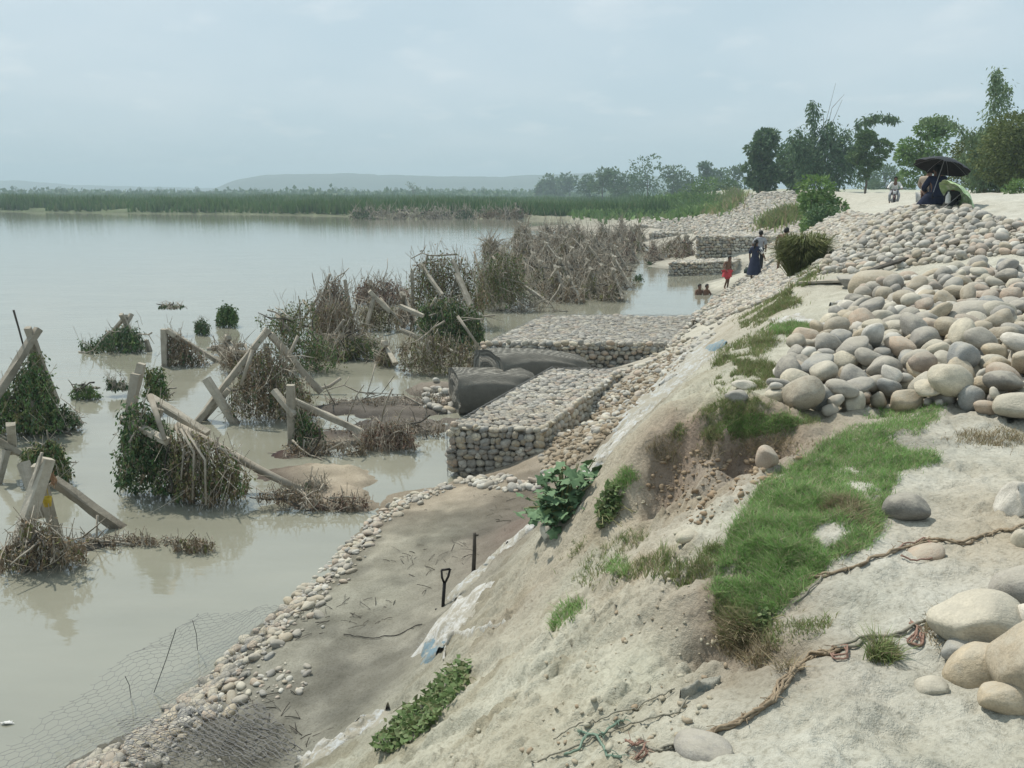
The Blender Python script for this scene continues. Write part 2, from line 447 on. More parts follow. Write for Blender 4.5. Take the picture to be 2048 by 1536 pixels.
rows = np.concatenate([np.arange(-7, 1.3, 0.1), 1.3 * np.exp(np.arange(0, math.log(120 / 1.3), 0.0062)), 120 * np.exp(np.arange(0.012, math.log(2800 / 120), 0.014))])
acol = np.concatenate([np.linspace(-1.4, -0.75, 30)[:-1], np.arange(-0.75, 0.78, 0.0045), np.linspace(0.78, 1.4, 30)])
wy = np.sqrt(np.maximum(rows, 0) ** 2 + 4.0)
GX = wy[:, None] * acol[None]; GY = np.broadcast_to(rows[:, None], GX.shape)
GZ = h(GX, GY)
nr, nc = GX.shape
idx = np.arange(nr * nc).reshape(nr, nc)
F = np.stack([idx[:-1, :-1], idx[:-1, 1:], idx[1:, 1:], idx[1:, :-1]], -1).reshape(-1, 4)
# soil colours, by place
SOIL_UV = [
 (300,1480,.20,.19,.155),(450,1480,.15,.145,.125),(560,1330,.25,.24,.195),(760,1180,.26,.25,.2),(900,1060,.25,.235,.185),(700,1320,.21,.2,.165),(1010,960,.27,.22,.155),(1020,1060,.17,.13,.1),(1040,1040,.18,.14,.11),
 (880,1330,.30,.285,.22),(1000,1220,.34,.31,.235),(1080,1180,.33,.29,.215),(1060,1240,.36,.33,.255),(1180,1130,.35,.33,.255),(800,1500,.37,.36,.28),(1000,1380,.42,.405,.325),(1150,1270,.42,.405,.325),(1300,1130,.38,.33,.24),(1230,1180,.38,.33,.24),
 (1200,1480,.38,.365,.285),(1300,1350,.41,.4,.32),(1100,1420,.38,.35,.26),(1350,1230,.33,.285,.21),(1500,1320,.27,.22,.155),(1430,1270,.28,.225,.16),(1560,1330,.3,.25,.185),
 (1380,910,.27,.195,.125),(1330,930,.3,.225,.15),(1500,915,.27,.2,.135),(1560,900,.28,.21,.14),(1420,1000,.36,.31,.235),(1340,1050,.39,.35,.275),(1450,960,.3,.25,.19),(1250,1040,.36,.3,.21),(1380,1080,.42,.4,.33),
 (1700,1250,.44,.435,.385),(1900,1450,.44,.435,.38),(1600,1450,.43,.42,.36),(1800,950,.45,.44,.385),(1950,900,.43,.42,.365),(1900,1020,.42,.38,.3),(2000,1080,.40,.34,.24),(1750,1110,.45,.44,.39),(1950,1200,.44,.43,.385),(1500,1500,.42,.41,.35),
 (1550,700,.43,.42,.345),(1650,620,.43,.42,.35),(1700,750,.42,.4,.33),(1900,700,.36,.33,.27),(1450,800,.36,.33,.23),
 (1230,800,.31,.265,.2),(1180,860,.29,.245,.18),(1300,740,.37,.33,.265),(1380,660,.42,.4,.34),(1480,590,.4,.38,.3),
 (640,920,.36,.29,.2),(620,950,.38,.31,.215),(700,1000,.33,.26,.175),(560,970,.22,.175,.13),(740,800,.15,.13,.105),(860,790,.2,.165,.13),(700,870,.16,.135,.11),(850,850,.17,.145,.12),(590,900,.18,.13,.09),
 (1600,450,.42,.4,.34),(1800,500,.42,.4,.33),(1800,410,.45,.44,.39),(2020,440,.46,.45,.4),
]
SOIL_XY = [(16,60,.4,.38,.32),(25,80,.42,.4,.34),(35,120,.42,.41,.35),(10,80,.3,.27,.22),(5,110,.25,.22,.17),(0,160,.2,.2,.12),(-60,200,.13,.16,.07),(50,200,.2,.24,.12),(20,200,.12,.16,.06),(-10,20,.2,.18,.13),(-20,60,.2,.18,.13),(40,60,.44,.42,.36),(-6,0,.24,.23,.19),(0,-3,.42,.41,.34),(8,0,.44,.43,.37),(100,300,.14,.18,.07),(20,320,.12,.17,.06)]
sp = hit([s[0] for s in SOIL_UV], [s[1] for s in SOIL_UV])
SX = np.concatenate([sp[:, 0], [s[0] for s in SOIL_XY]]); SY = np.concatenate([sp[:, 1], [s[1] for s in SOIL_XY]])
SC = np.array([s[2:] for s in SOIL_UV] + [s[2:] for s in SOIL_XY], float)
_g = SC @ np.array([.3, .5, .2]); SC[:, 2] += np.clip(.42 * (_g - SC[:, 2]), 0, 1); SC[:, 0] += np.minimum(.40 * (_g - SC[:, 0]), 0)
CFIT = rbf_fit(SX, SY, SC, 0.03, 2e-3)
gx, gy, gz = GX.ravel(), GY.ravel(), GZ.ravel()
jx = gx + 0.16 * fbm(gx * 2.2, gy * 2.2, 3, 5) * np.minimum(1, gy / 10 + .3); jy = gy + 0.3 * fbm(gx * 2.2 + 50, gy * 2.2, 3, 6) * np.minimum(1, gy / 10 + .3)
soil = np.clip(rbf_eval(CFIT, jx, np.minimum(jy, 330)) * np.array([1.10, 1.09, 1.03]) * (1.0 - .05 * sstep(3.2, 3.4, gz))[:, None], 0.06, 0.5)
beach_ = (sstep(.02, .12, gz) * (1 - sstep(.4, .7, gz)))[:, None]
soil = soil * (1 - beach_ * .34 * sstep(-.05, .3, fbm(gx * .9, gy * .9 + 7, 4, 18, .6))[:, None]) * (1 + beach_ * .25 * fbm(gx * 3.7, gy * 3.7, 4, 19, .65)[:, None])
pt = sstep(0.02, 0.28, fbm(gx * 1.6 + 9, gy * 1.6, 4, 12, 0.6))[:, None] * sstep(0.5, 0.9, gz)[:, None] * (1 - 0.7 * sstep(3.2, 3.36, gz))[:, None] / (1 + (np.maximum(gy, 0) / 20)[:, None] ** 2)
soil = soil * (1 - pt * np.array([0.19, 0.22, 0.27]))
soil *= (1 - 0.35 * (1 - sstep(0.02, 0.14, gz)))[:, None]        # damp rim at the water's edge
m = Mat('bank_soil', 0.95, 0.15)
att = m.n('ShaderNodeVertexColor', layer_name='soil')
po = m.pos()
c = m.mix(att.outputs[0], m.ramp(m.noise(3.2, 6, 0.62, po), [(0.3, (0.78, 0.77, 0.74)), (0.7, (1.14, 1.14, 1.15))]), 0.8, 'MULTIPLY')
c = m.mix(c, m.ramp(m.noise(46, 4, 0.6, po), [(0.30, (0.58, 0.56, 0.52)), (0.5, (1, 1, 1)), (0.75, (1.2, 1.2, 1.2))]), 0.6, 'MULTIPLY')
m.base(c)
hh = m.math('ADD', m.noise(38, 6, 0.65, po), m.math('ADD', m.math('MULTIPLY', m.noise(170, 3, 0.6, po), 0.4), m.math('MULTIPLY', m.noise(11, 5, 0.7, po), .5)))
m.bump(hh, 0.7, 0.03)
ground = link('ground', np_mesh('ground', np.stack([gx, gy, gz], -1), F, m.m, True, {'soil': soil}), kind='structure')

# ------------------------------------------------------------------ river
m = Mat('river_water', 0.06, 0.5)
m.p.inputs['IOR'].default_value = 2.1
po = m.pos()
mpw = m.n('ShaderNodeMapping'); m.l(po, mpw.inputs[0]); mpw.inputs['Scale'].default_value = (.5, 1.6, 1); mpw.inputs['Rotation'].default_value = (0, 0, .5)
m.base(m.ramp(m.noise(0.5, 4, 0.55, mpw.outputs[0]), [(0.3, (0.21, 0.21, 0.165)), (0.7, (0.26, 0.258, 0.205))]))
mp = m.n('ShaderNodeMapping'); m.l(po, mp.inputs[0]); mp.inputs['Scale'].default_value = (0.55, 1.5, 1)
m.bump(m.math('ADD', m.noise(2.2, 3, 0.5, mp.outputs[0]), m.math('MULTIPLY', m.noise(0.35, 2, 0.5, mp.outputs[0]), 2.0)), 0.10, 0.06)
river = link('river', np_mesh('river', [(-1500, -7, 0), (60, -7, 0), (60, 420, 0), (-1500, 1100, 0)], [(0, 1, 2, 3)], m.m), kind='structure')

# from here on heights are read off the finished ground sheet
_lw = wy
def h(x, y):
    x = np.asarray(x, float); y = np.asarray(y, float); shp = np.broadcast(x, y).shape
    x = np.broadcast_to(x, shp).ravel(); y = np.clip(np.broadcast_to(y, shp).ravel(), rows[0], rows[-2])
    a = np.clip(x / np.sqrt(np.maximum(y, 0) ** 2 + 4.0), acol[0], acol[-2])
    i = np.clip(np.searchsorted(rows, y, 'right') - 1, 0, nr - 2); j = np.clip(np.searchsorted(acol, a, 'right') - 1, 0, nc - 2)
    fy = (y - rows[i]) / (rows[i + 1] - rows[i]); fx = (a - acol[j]) / (acol[j + 1] - acol[j])
    z = (GZ[i, j] * (1 - fx) + GZ[i, j + 1] * fx) * (1 - fy) + (GZ[i + 1, j] * (1 - fx) + GZ[i + 1, j + 1] * fx) * fy
    return z.reshape(shp)
# ------------------------------------------------------------------ hills, trees, reeds, air
GREEN = {
 'dark': [(.036, .068, .032), (.05, .09, .04), (.06, .1, .044), (.046, .083, .044), (.075, .11, .05)],
 'mid': [(.04, .075, .024), (.055, .09, .03), (.035, .065, .024), (.07, .105, .036), (.05, .085, .035)],
 'light': [(.07, .125, .035), (.09, .15, .045), (.055, .1, .03), (.11, .16, .055), (.075, .12, .045)],
 'olive': [(.06, .08, .022), (.075, .095, .028), (.05, .07, .022), (.09, .105, .035), (.045, .06, .02)],
 'bamboo': [(.09, .135, .065), (.11, .155, .075), (.075, .115, .055), (.13, .17, .085), (.065, .1, .05)],
}
GREEN = {k: [tuple(q * 1.75 for q in c) for c in v] for k, v in GREEN.items()}
LEAFM = {k: island('leaves_' + k, v, 0.7, 0.25, 0.2, 30, 0, 0.22) for k, v in GREEN.items()}
BARK = varied('bark', (.08, .065, .05), (.15, .125, .1), 6, 0.9, 0.5, 20)
CULM = varied('bamboo_culm', (.13, .15, .06), (.22, .2, .1), 5, 0.6, 0.2, 20)

def leaf_quads(pos, length, width, dirs=None, droop=0.3):
    """one folded leaf (a rhombus of two triangles) at each position"""
    pos = np.asarray(pos, float); n = len(pos)
    length = np.broadcast_to(length, (n,)); width = np.broadcast_to(width, (n,))
    d = RNG.normal(0, 1, (n, 3)) if dirs is None else np.asarray(dirs, float) + RNG.normal(0, 0.35, (n, 3))
    d[:, 2] -= droop; d /= np.linalg.norm(d, axis=1)[:, None] + 1e-9
    s_ = np.cross(d, RNG.normal(0, 1, (n, 3)) + np.array([0, 0, 1.0])); s_ /= np.linalg.norm(s_, axis=1)[:, None] + 1e-9
    nn = np.cross(d, s_)
    a = pos; b = pos + d * (length * .45)[:, None] + s_ * (width * .5)[:, None] + nn * (width * .12)[:, None]
    c = pos + d * length[:, None]; e = pos + d * (length * .45)[:, None] - s_ * (width * .5)[:, None] + nn * (width * .12)[:, None]
    v = np.stack([a, b, c, e], 1).reshape(-1, 3)
    f = np.arange(n * 4).reshape(n, 4)
    return v, f
def lobes_points(lobes, n, shell=0.55):
    """points in a heap of ellipsoid lobes (cx, cy, cz, rx, ry, rz); more of them near the outside, with gaps"""
    lobes = np.asarray(lobes, float); wgt = lobes[:, 3] * lobes[:, 5]; wgt = wgt / wgt.sum()
    k = RNG.choice(len(lobes), n, p=wgt)
    d = RNG.normal(0, 1, (n, 3)); d /= np.linalg.norm(d, axis=1)[:, None]
    r = shell + (1 - shell) * RNG.random(n) ** 0.6
    r *= 1 + RNG.normal(0, 0.09, n)
    return lobes[k, :3] + d * r[:, None] * lobes[k, 3:6], d
def random_lobes(w, ht, z0, n, seed, small=0.34, top=0.0):
    g = np.random.default_rng(seed); out_ = []
    for i in range(n):
        t = g.random(); z = z0 + (ht - z0) * (0.12 + 0.8 * t)
        reach = w * 0.5 * (1 - top * t) * (0.35 + 0.65 * math.sin(math.pi * min(0.95, 0.2 + 0.72 * t)))
        a = g.uniform(0, 6.28); q = reach * g.random() ** 0.5 * 0.85
        r = w * small * g.uniform(0.35, 0.65)
        out_.append((q * math.cos(a), q * math.sin(a), z, r, r, r * g.uniform(.6, .85)))
    return out_
def tree(name, label, x, y, ht, wd, leaf, n, ls, z0=0.25, lobes=14, seed=1, trunk_r=0.12, group=None, cat='tree', small=0.34, top=0.0, z=None, limbs=5):
    zz = float(h(x, y)) if z is None else z
    t = thing(name, label, cat, (x, y, zz - 0.1), 0, group)
    lb = random_lobes(wd, ht, ht * z0, lobes, seed, small, top)
    p, d = lobes_points(lb, n)
    v, f = leaf_quads(p, ls * RNG.uniform(.7, 1.3, n), ls * .62, d, .25)
    cr_ = link('crown', np_mesh('crown', v, f, LEAFM[leaf]), t)
    mb = MB(); g = np.random.default_rng(seed + 5)
    lean = g.normal(0, .04, 2) * ht
    mb.tube([(0, 0, 0), (lean[0] * .3, lean[1] * .3, ht * .3), (lean[0], lean[1], ht * .72)], [trunk_r, trunk_r * .75, trunk_r * .25], 6)
    for i in range(limbs):
        q = lb[i % len(lb)]; s0 = g.uniform(.2, .5)
        mb.tube([(lean[0] * s0, lean[1] * s0, ht * s0), (q[0] * .5, q[1] * .5, (ht * s0 + q[2]) * .5 + .1), q[:3]], [trunk_r * .5, trunk_r * .35, trunk_r * .12], 5)
    mb.build('trunk', BARK, t, True)
    return t
def copy_tree(src, label, x, y, sc, rz, group):
    r = src.copy(); COL.objects.link(r); r.location = (x, y, float(h(x, y)) - .1); r.scale = (sc[0], sc[0], sc[1]); r.rotation_euler = (0, 0, rz)
    r['label'] = label; r['group'] = group
    for ch in list(src.children):
        c = ch.copy(); COL.objects.link(c); c.parent = r
    return r

# flat topped ridge far off
def ridge(name, prof, y0, depth, seed):
    us = np.array([p[0] for p in prof], float); tops = np.array([p[1] for p in prof], float)
    u = np.linspace(us[0], us[-1], 160); tv = np.interp(u, us, tops)
    x = (u - 1024) / FPX * y0 / (CP + .239 * SP); zt = np.maximum(0.2, (383.5 - tv) / FPX * y0 * 1.0 + 5)
    zt = zt * (1 + .05 * fbm(u / 40, u * 0, 4, seed)) 
    tt = np.linspace(0, 1, 14)
    X = np.broadcast_to(x[:, None], (160, 14)); Y = y0 - depth * .5 + depth * tt[None] + 0 * X
    Z = 1.0 + (zt[:, None] - 1.0) * np.sin(np.pi * np.clip(tt, 0, 1))[None] ** .55 * (1 + .12 * fbm(X / 60, Y / 60, 4, seed + 3))
    Z[:, 0] = 0.2; Z[:, -1] = 0.2
    i = np.arange(160 * 14).reshape(160, 14)
    f = np.stack([i[:-1, :-1], i[1:, :-1], i[1:, 1:], i[:-1, 1:]], -1).reshape(-1, 4)
    link(name, np_mesh(name, np.stack([X, Y, Z], -1).reshape(-1, 3), f, HILLM, True), kind='structure')
HILLM = varied('wooded_hill', (.035, .055, .03), (.07, .09, .045), 0.05, 0.95, 0.6, 0.2, dist=2)
ridge('hills', [(462, 384.5), (482, 374), (500, 360), (535, 353), (700, 350), (850, 354), (1000, 356), (1090, 353), (1180, 348), (1300, 355), (1420, 372), (1520, 383)], 2150, 500, 3)
ridge('hills', [(-620, 383), (-420, 366), (-200, 360), (40, 363), (120, 370), (260, 374), (420, 377), (560, 383)], 2450, 300, 8)

# trees along the bank top and behind, from near to far: base u, distance
def ux(u, y): return (u - 1024) / FPX * y / (CP + 0.24 * SP) * 1.0
def pt(u, y): return ux(u, y), y
def hp_(px, y): return px / FPX * y
tree('tree', 'dense dark round tree at the bend of the bank top', *pt(1522, 112), 9.6, 5.6, 'dark', 6500, .5, .12, 20, 11, .22, small=.42, top=.35)
tree('tree', 'slender leafy tree right of the dark bamboo clump', *pt(1730, 92), 7.2, 4.2, 'mid', 4200, .34, .22, 14, 12, .13)
tree('tree', 'light green broadleaf tree left of the feathery bamboo', *pt(1846, 72), 6.4, 4.8, 'light', 5200, .28, .1, 18, 13, .13)
tree('tree', 'low dark tree filling the gap behind the bamboo clump', *pt(1590, 118), 8.2, 7.0, 'dark', 6000, .5, .1, 16, 14, .2)
tree('hedge', 'tall olive green thicket behind the umbrellas at the right edge', *pt(2030, 52), 4.7, 5.2, 'olive', 11000, .2, .0, 26, 15, .1, cat='hedge', small=.42)
tree('hedge', 'olive green thicket hanging over the road behind the seated person', *pt(1960, 60), 4.3, 4.6, 'olive', 9000, .2, .0, 22, 16, .1, cat='hedge', small=.42)
tree('shrub', 'low bright green shrub at the right edge of the sandy road', *pt(2040, 42), .8, 1.6, 'light', 700, .12, .0, 8, 17, .03, cat='shrub')
tree('shrub', 'broad leaved green bush growing on the bank edge below the bamboo', *pt(1640, 44.5), 3.5, 3.6, 'light', 3600, .24, .0, 13, 21, .05, cat='shrub', small=.42, top=.3, z=float(h(ux(1635, 44.5), 44.5)) - .45)
tree('shrub', 'dark lower bush below the broad leaved bush on the bank edge', *pt(1648, 42), 1.7, 2.4, 'dark', 1100, .16, .0, 9, 22, .04, cat='shrub', small=.42)
tree('shrub', 'green bush at the corner of the far bank before the hazy trees', *pt(1400, 150), 2.8, 6.2, 'light', 900, .45, .0, 9, 23, .06, cat='shrub', small=.42)
tree('shrub', 'low green scrub along the far bank top left of the dark tree', *pt(1450, 160), 2.0, 6.5, 'mid', 700, .45, .0, 9, 24, .06, cat='shrub', small=.42)

def bamboo(name, label, x, y, culms, leaf, nleaf, ls, group=None):
    culms = [(p, int(n * (.85 if leaf == 'bamboo' else 1.0)), s) for p, n, s in culms]
    """culms: lists of (dx, dz) points in metres seen from the front, with some depth"""
    zz = float(h(x, y)); t = thing(name, label, 'bamboo', (x, y, zz - .1), 0, group)
    LP, LD = [], []
    for pts, n, spread in culms:
        dep = RNG.normal(0, .5)
        pts = np.array([(p[0], dep * (.3 + p[1] * .06), p[1]) for p in pts])
        s_ = np.linspace(0, 1, 14); cum_ = np.concatenate([[0], np.cumsum(np.linalg.norm(np.diff(pts, axis=0), axis=1))]); cum_ /= cum_[-1]
        c = np.stack([np.interp(s_, cum_, pts[:, k]) for k in range(3)], -1); c[1:-1] = .5 * c[1:-1] + .25 * (c[:-2] + c[2:])
        mb = MB(); mb.tube(c, np.linspace(.05, .012, 14), 5); mb.build('culm', CULM, t, True)
        q = .22 + .78 * RNG.random(n); base_ = np.stack([np.interp(q, s_, c[:, k]) for k in range(3)], -1)
        off = RNG.normal(0, 1, (n, 3)) * spread * (1.15 - .75 * q)[:, None] * np.array([1, 1, .75]); off[:, 2] -= abs(spread) * .12
        cl = fbm(base_[:, 2] * 2.3 + off[:, 0] * 1.4, off[:, 0] * 1.7 + base_[:, 0] * 2, 2, 3) > -.12
        LP.append((base_ + off)[cl]); LD.append((off * .6 + np.array([0, 0, -.4]))[cl])
    p = np.vstack(LP); v, f = leaf_quads(p, ls * RNG.uniform(.7, 1.4, len(p)), ls * .4, np.vstack(LD), .35)
    link('foliage', np_mesh('foliage', v, f, LEAFM[leaf]), t)
    return t
# dark clump with one culm bent over the road
k = 105 / FPX
def C(u0, pts, n, sp): return ([((u - u0) * k, (388 - v) * k) for u, v in pts], n, sp)
bamboo('bamboo', 'dark bamboo clump with one long culm bent over to the right', *pt(1640, 105), [
 C(1640, [(1630, 388), (1622, 300), (1616, 215)], 1330, .75), C(1640, [(1636, 388), (1650, 290), (1655, 250)], 1330, 1.0), C(1640, [(1645, 388), (1672, 290), (1700, 262), (1740, 240), (1776, 250)], 2090, .62),
 C(1640, [(1625, 388), (1590, 310), (1572, 280)], 1140, 1.1), C(1640, [(1640, 388), (1600, 320), (1585, 265)], 950, .8), C(1640, [(1650, 388), (1690, 320), (1715, 285)], 1520, 1.1), C(1640, [(1630, 388), (1640, 330), (1640, 270)], 1710, 1.3), C(1640, [(1650, 388), (1680, 340), (1690, 300)], 1330, 1.3)], 'dark', 0, .5)
k = 58 / FPX
bamboo('bamboo', 'tall feathery pale bamboo rising above the thicket at the right', *pt(1962, 58), [
 C(1962, [(1968, 392), (1962, 270), (1958, 155)], 2850, .55), C(1962, [(1972, 392), (1978, 260), (1985, 180)], 1520, .55), C(1962, [(1965, 392), (1935, 290), (1880, 240), (1832, 246)], 988, .33), C(1962, [(1968, 392), (1945, 300), (1915, 262)], 950, .45),
 C(1962, [(1975, 392), (2010, 290), (2048, 222)], 1330, .5), C(1962, [(1970, 392), (1955, 320), (1940, 300)], 1330, .6), C(1962, [(1985, 392), (2030, 300), (2060, 260)], 1140, .5), C(1962, [(1962, 392), (1930, 330), (1905, 310)], 798, .45)], 'bamboo', 0, .26)
# bare branches sticking out of the dark clump
t = thing('bare_tree', 'bare leafless branches sticking up out of the bamboo clump', 'tree', (*pt(1645, 108), float(h(*pt(1645, 108)))))
mb = MB(); k = 108 / FPX
for pts in ([(1645, 388), (1640, 260), (1654, 185)], [(1642, 300), (1634, 240), (1632, 232)], [(1644, 280), (1668, 215)], [(1643, 270), (1650, 230), (1672, 205)]):
    mb.tube([((u - 1645) * k, .2 * i, (388 - v) * k) for i, (u, v) in enumerate(pts)], np.linspace(.05, .02, len(pts)), 4)
mb.build('branch', BARK, t, True)

# hazy trees half a kilometre off
MIDT = [(1295, 300, 68, 88, 'wide domed hazy tree standing above its neighbours'), (1205, 340, 46, 52, 'hazy tree at the left end of the nearer wood'), (1228, 330, 52, 40, 'hazy narrow tree left of the domed tree'), (1250, 320, 44, 60, 'hazy low tree touching the domed tree on its left'),
        (1345, 310, 52, 52, 'hazy tree touching the domed tree on its right'), (1370, 320, 44, 46, 'hazy tree between the domed tree and the thin crowned one'), (1408, 300, 66, 30, 'thin crowned hazy tree rising above the wood right of the domed tree'),
        (1432, 320, 48, 50, 'hazy tree right of the thin crowned one'), (1468, 290, 56, 44, 'hazy tree just left of the dense dark tree'), (1180, 380, 34, 46, 'low hazy tree where the nearer wood begins'), (1770, 230, 60, 60, 'bluish hazy tree seen through the gap over the road'), (1740, 240, 44, 50, 'bluish hazy tree behind the slender leafy tree'), (1800, 250, 40, 50, 'bluish hazy tree in the gap left of the light green tree'),
        (1110, 520, 34, 44, 'grey blue tree in front of the right part of the ridge'), (1085, 540, 26, 36, 'grey blue low tree at the left end of the wood under the ridge'), (1140, 500, 32, 50, 'grey blue tree between the ridge and the nearer wood')]
for i, (u, y, ph, pw, lab) in enumerate(MIDT):
    x = ux(u, y); tree('tree', lab, x, y, hp_(ph, y) + 1.5, hp_(pw, y) * 1.15, 'mid' if i % 3 else 'dark', 900, hp_(5.5, y), .08, 13, 40 + i, hp_(1.2, y), small=.36, z=2.2)
# trees on the horizon line
protos = [tree('tree', 'x', -80 - i * 5, 620, 10, wd, 'dark' if i % 2 else 'mid', 420, .9, zb, nl, 70 + i, .3, small=.4, z=1.0) for i, (wd, zb, nl) in enumerate([(9, .1, 9), (6, .2, 7), (12, .05, 11), (5, .3, 6)])]
HZ = [(30, 14), (48, 10), (62, 7), (102, 9), (118, 15), (128, 13), (140, 11), (165, 7), (205, 10), (215, 9), (233, 9), (262, 10), (278, 13), (292, 11), (320, 14), (345, 10), (365, 9), (392, 16), (425, 9), (448, 10), (468, 8), (492, 9), (515, 12), (540, 10), (572, 13), (590, 12), (612, 9), (640, 8), (672, 13), (690, 15), (705, 12), (735, 9), (760, 9), (794, 14), (826, 23), (860, 12), (880, 10), (905, 9), (925, 14), (948, 12), (968, 14), (1000, 9), (1030, 12), (1058, 10)]
gp = 'hazy trees along the horizon beyond the reeds'
first = True
for i, (u, ph) in enumerate(HZ):
    y = 560 + 260 * (_h2(np.array([i]), np.array([3]), 4)[0]); x = ux(u, y); pr = protos[i % 4]
    lab = f'small hazy tree on the horizon beyond the reeds, {ordinal(i)} from the left'
    if u == 826: lab = 'tallest thin tree on the horizon, standing alone before the ridge'
    if u == 392: lab = 'dark round tree on the horizon near the left end of the ridge'
    sc = (hp_(ph, y) + 1.6) / 10
    r = pr if i < 4 else copy_tree(pr, lab, x, y, (sc, sc), i, gp)
    r.location = (x, y, 1.0); r.scale = (sc, sc, sc); r['label'] = lab; r['group'] = gp
# a low belt of far scrub that nobody could count
n = 9000; u = RNG.uniform(-150, 1500, n); y = RNG.uniform(520, 1100, n); x = ux(u, y)
p = np.stack([x, y, 1.0 + RNG.random(n) * (2.2 + 3.0 * np.clip(fbm(x / 26, y / 40, 3, 8) + .1, 0, 1) * 2)], -1)
v, f = leaf_quads(p, RNG.uniform(2.5, 5, n), 3.2, None, 0)
o = link('far_wood', np_mesh('far_wood', v, f, LEAFM['dark']), kind='stuff'); tag(o, 'low hazy belt of scrub and trees along the whole horizon', 'wood')

# reeds on the far bank
def blades(pos, ht, wd, lean=0.25, tip=True):
    n = len(pos); a = RNG.uniform(0, 6.28, n); s_ = np.stack([np.cos(a), np.sin(a), a * 0], -1) * (np.broadcast_to(wd, (n,)) * .5)[:, None]
    l = RNG.normal(0, lean, (n, 2)); ht = np.broadcast_to(ht, (n,))
    up = np.stack([l[:, 0] * ht, l[:, 1] * ht, ht], -1)
    m1 = pos + up * np.array([.3, .3, .55]); tp = pos + up
    v = np.stack([pos - s_, pos + s_, m1 + s_ * .8, tp, m1 - s_ * .8], 1).reshape(-1, 3)
    b = np.arange(n)[:, None] * 5
    f = np.vstack([b + np.array([[0, 1, 2, 4]]), b + np.array([[4, 2, 3, 3]])])
    return v, f
def blade_obj(name, v, f, mat, **props):
    q = f[f[:, 2] != f[:, 3]]; t = f[f[:, 2] == f[:, 3]][:, :3]
    tri = np.vstack([q[:, [0, 1, 2]], q[:, [0, 2, 3]], t])
    return link(name, np_mesh(name, v, tri, mat), **props)
REED = island('reed_blades', [(.07, .14, .045), (.09, .17, .05), (.06, .12, .04), (.12, .19, .065), (.08, .15, .05), (.14, .18, .08)], 0.7, 0.2, 0, 1, 0, 0.25)
_t = REED.node_tree; _p = _t.nodes['Principled BSDF']; _src = _p.inputs['Base Color'].links[0].from_socket
_n = _t.nodes.new('ShaderNodeTexNoise'); _n.inputs['Scale'].default_value = .035; _n.inputs['Detail'].default_value = 4; _gm = _t.nodes.new('ShaderNodeNewGeometry'); _t.links.new(_gm.outputs['Position'], _n.inputs['Vector'])
_r = _t.nodes.new('ShaderNodeValToRGB'); _r.color_ramp.elements[0].position = .35; _r.color_ramp.elements[0].color = (.62, .7, .62, 1); _r.color_ramp.elements[1].position = .65; _r.color_ramp.elements[1].color = (1.35, 1.25, 1.1, 1); _t.links.new(_n.outputs[0], _r.inputs[0])
_m = _t.nodes.new('ShaderNodeMix'); _m.data_type = 'RGBA'; _m.blend_type = 'MULTIPLY'; _m.inputs[0].default_value = 1; _t.links.new(_src, _m.inputs[6]); _t.links.new(_r.outputs[0], _m.inputs[7]); _t.links.new(_m.outputs[2], _p.inputs['Base Color'])
n = 90000; x = RNG.uniform(-330, 46, n); dd = 340 * RNG.random(n) ** 2.6
y = shore(x) + 1.5 + dd + np.where(x > 4, 6, 0)
gz_ = h(x, y); patch = fbm(x / 14, y / 9, 3, 15)
ok = (gz_ > .25) & (x < 26 + (y - 130) * .1) & (patch > -.22 + .05 * np.sin(x / 7))
ht = (1.5 + 1.0 * RNG.random(n) + 2.6 * patch + 1.2 * fbm(x / 45, y / 60, 3, 28)) * np.where(x > -30, .82, 1.0) * np.clip(.6 + dd / 16, .6, 1.0)
pos = np.stack([x, y, gz_ - .1], -1)[ok]
v, f = blades(pos, ht[ok], .30 + .001 * y[ok], .12)
o = blade_obj('reeds', v, f, REED, kind='stuff'); tag(o, 'tall green reeds covering the far river bank', 'reeds')

# humid air over everything
m = bpy.data.materials.new('humid_air'); m.use_nodes = True; t_ = m.node_tree; t_.nodes.clear()
oo = t_.nodes.new('ShaderNodeOutputMaterial'); vv = t_.nodes.new('ShaderNodeVolumePrincipled')
vv.inputs['Color'].default_value = (.74, .92, 1.0, 1); vv.inputs['Density'].default_value = .00068; vv.inputs['Anisotropy'].default_value = 0.0
t_.links.new(vv.outputs[0], oo.inputs['Volume'])
mb = MB(); mb.box((-4300, -30, -3), (4300, 3100, 95)); o = mb.build('haze', m); o['kind'] = 'stuff'; tag(o, 'pale humid haze in the air', 'haze')
# ------------------------------------------------------------------ stones
def ico(sub):
    bm = bmesh.new(); bmesh.ops.create_icosphere(bm, subdivisions=sub, radius=1.0)
    v = np.array([q.co for q in bm.verts]); f = np.array([[q.index for q in p.verts] for p in bm.faces]); bm.free()
    return v, f
ICO = {k: ico(k) for k in (1, 2, 3, 4)}
def rock_shape(sub, seed, angular=0.0):
    g = np.random.default_rng(seed); v, f = ICO[sub]; v = v.copy()
    ex = g.uniform(0.78, 1.0)
    v = np.sign(v) * np.abs(v) ** ex; 
    n = v / np.linalg.norm(v, axis=1)[:, None]
    r = np.zeros(len(v))
    for i in range(5):
        k = g.normal(0, 1, 3); k *= g.uniform(0.8, 2.4) / np.linalg.norm(k)
        r += g.uniform(0.03, 0.075) * np.sin(n @ k * 1.6 + g.uniform(0, 6))
    for i in range(5):       # broad worn facets
        k = g.normal(0, 1, 3); k /= np.linalg.norm(k); d = n @ k; lim = g.uniform(0.66, 0.9) - 0.15 * angular
        over = np.maximum(np.einsum('ij,j->i', v, k) - lim, 0)
        v = v - (0.65 + 0.3 * angular) * over[:, None] * k
    v = v * (1 + r)[:, None]
    return v / np.abs(v).max(0), f
SHAPES = {k: [rock_shape(k, 100 * k + i) for i in range(10)] for k in (1, 2, 3, 4)}
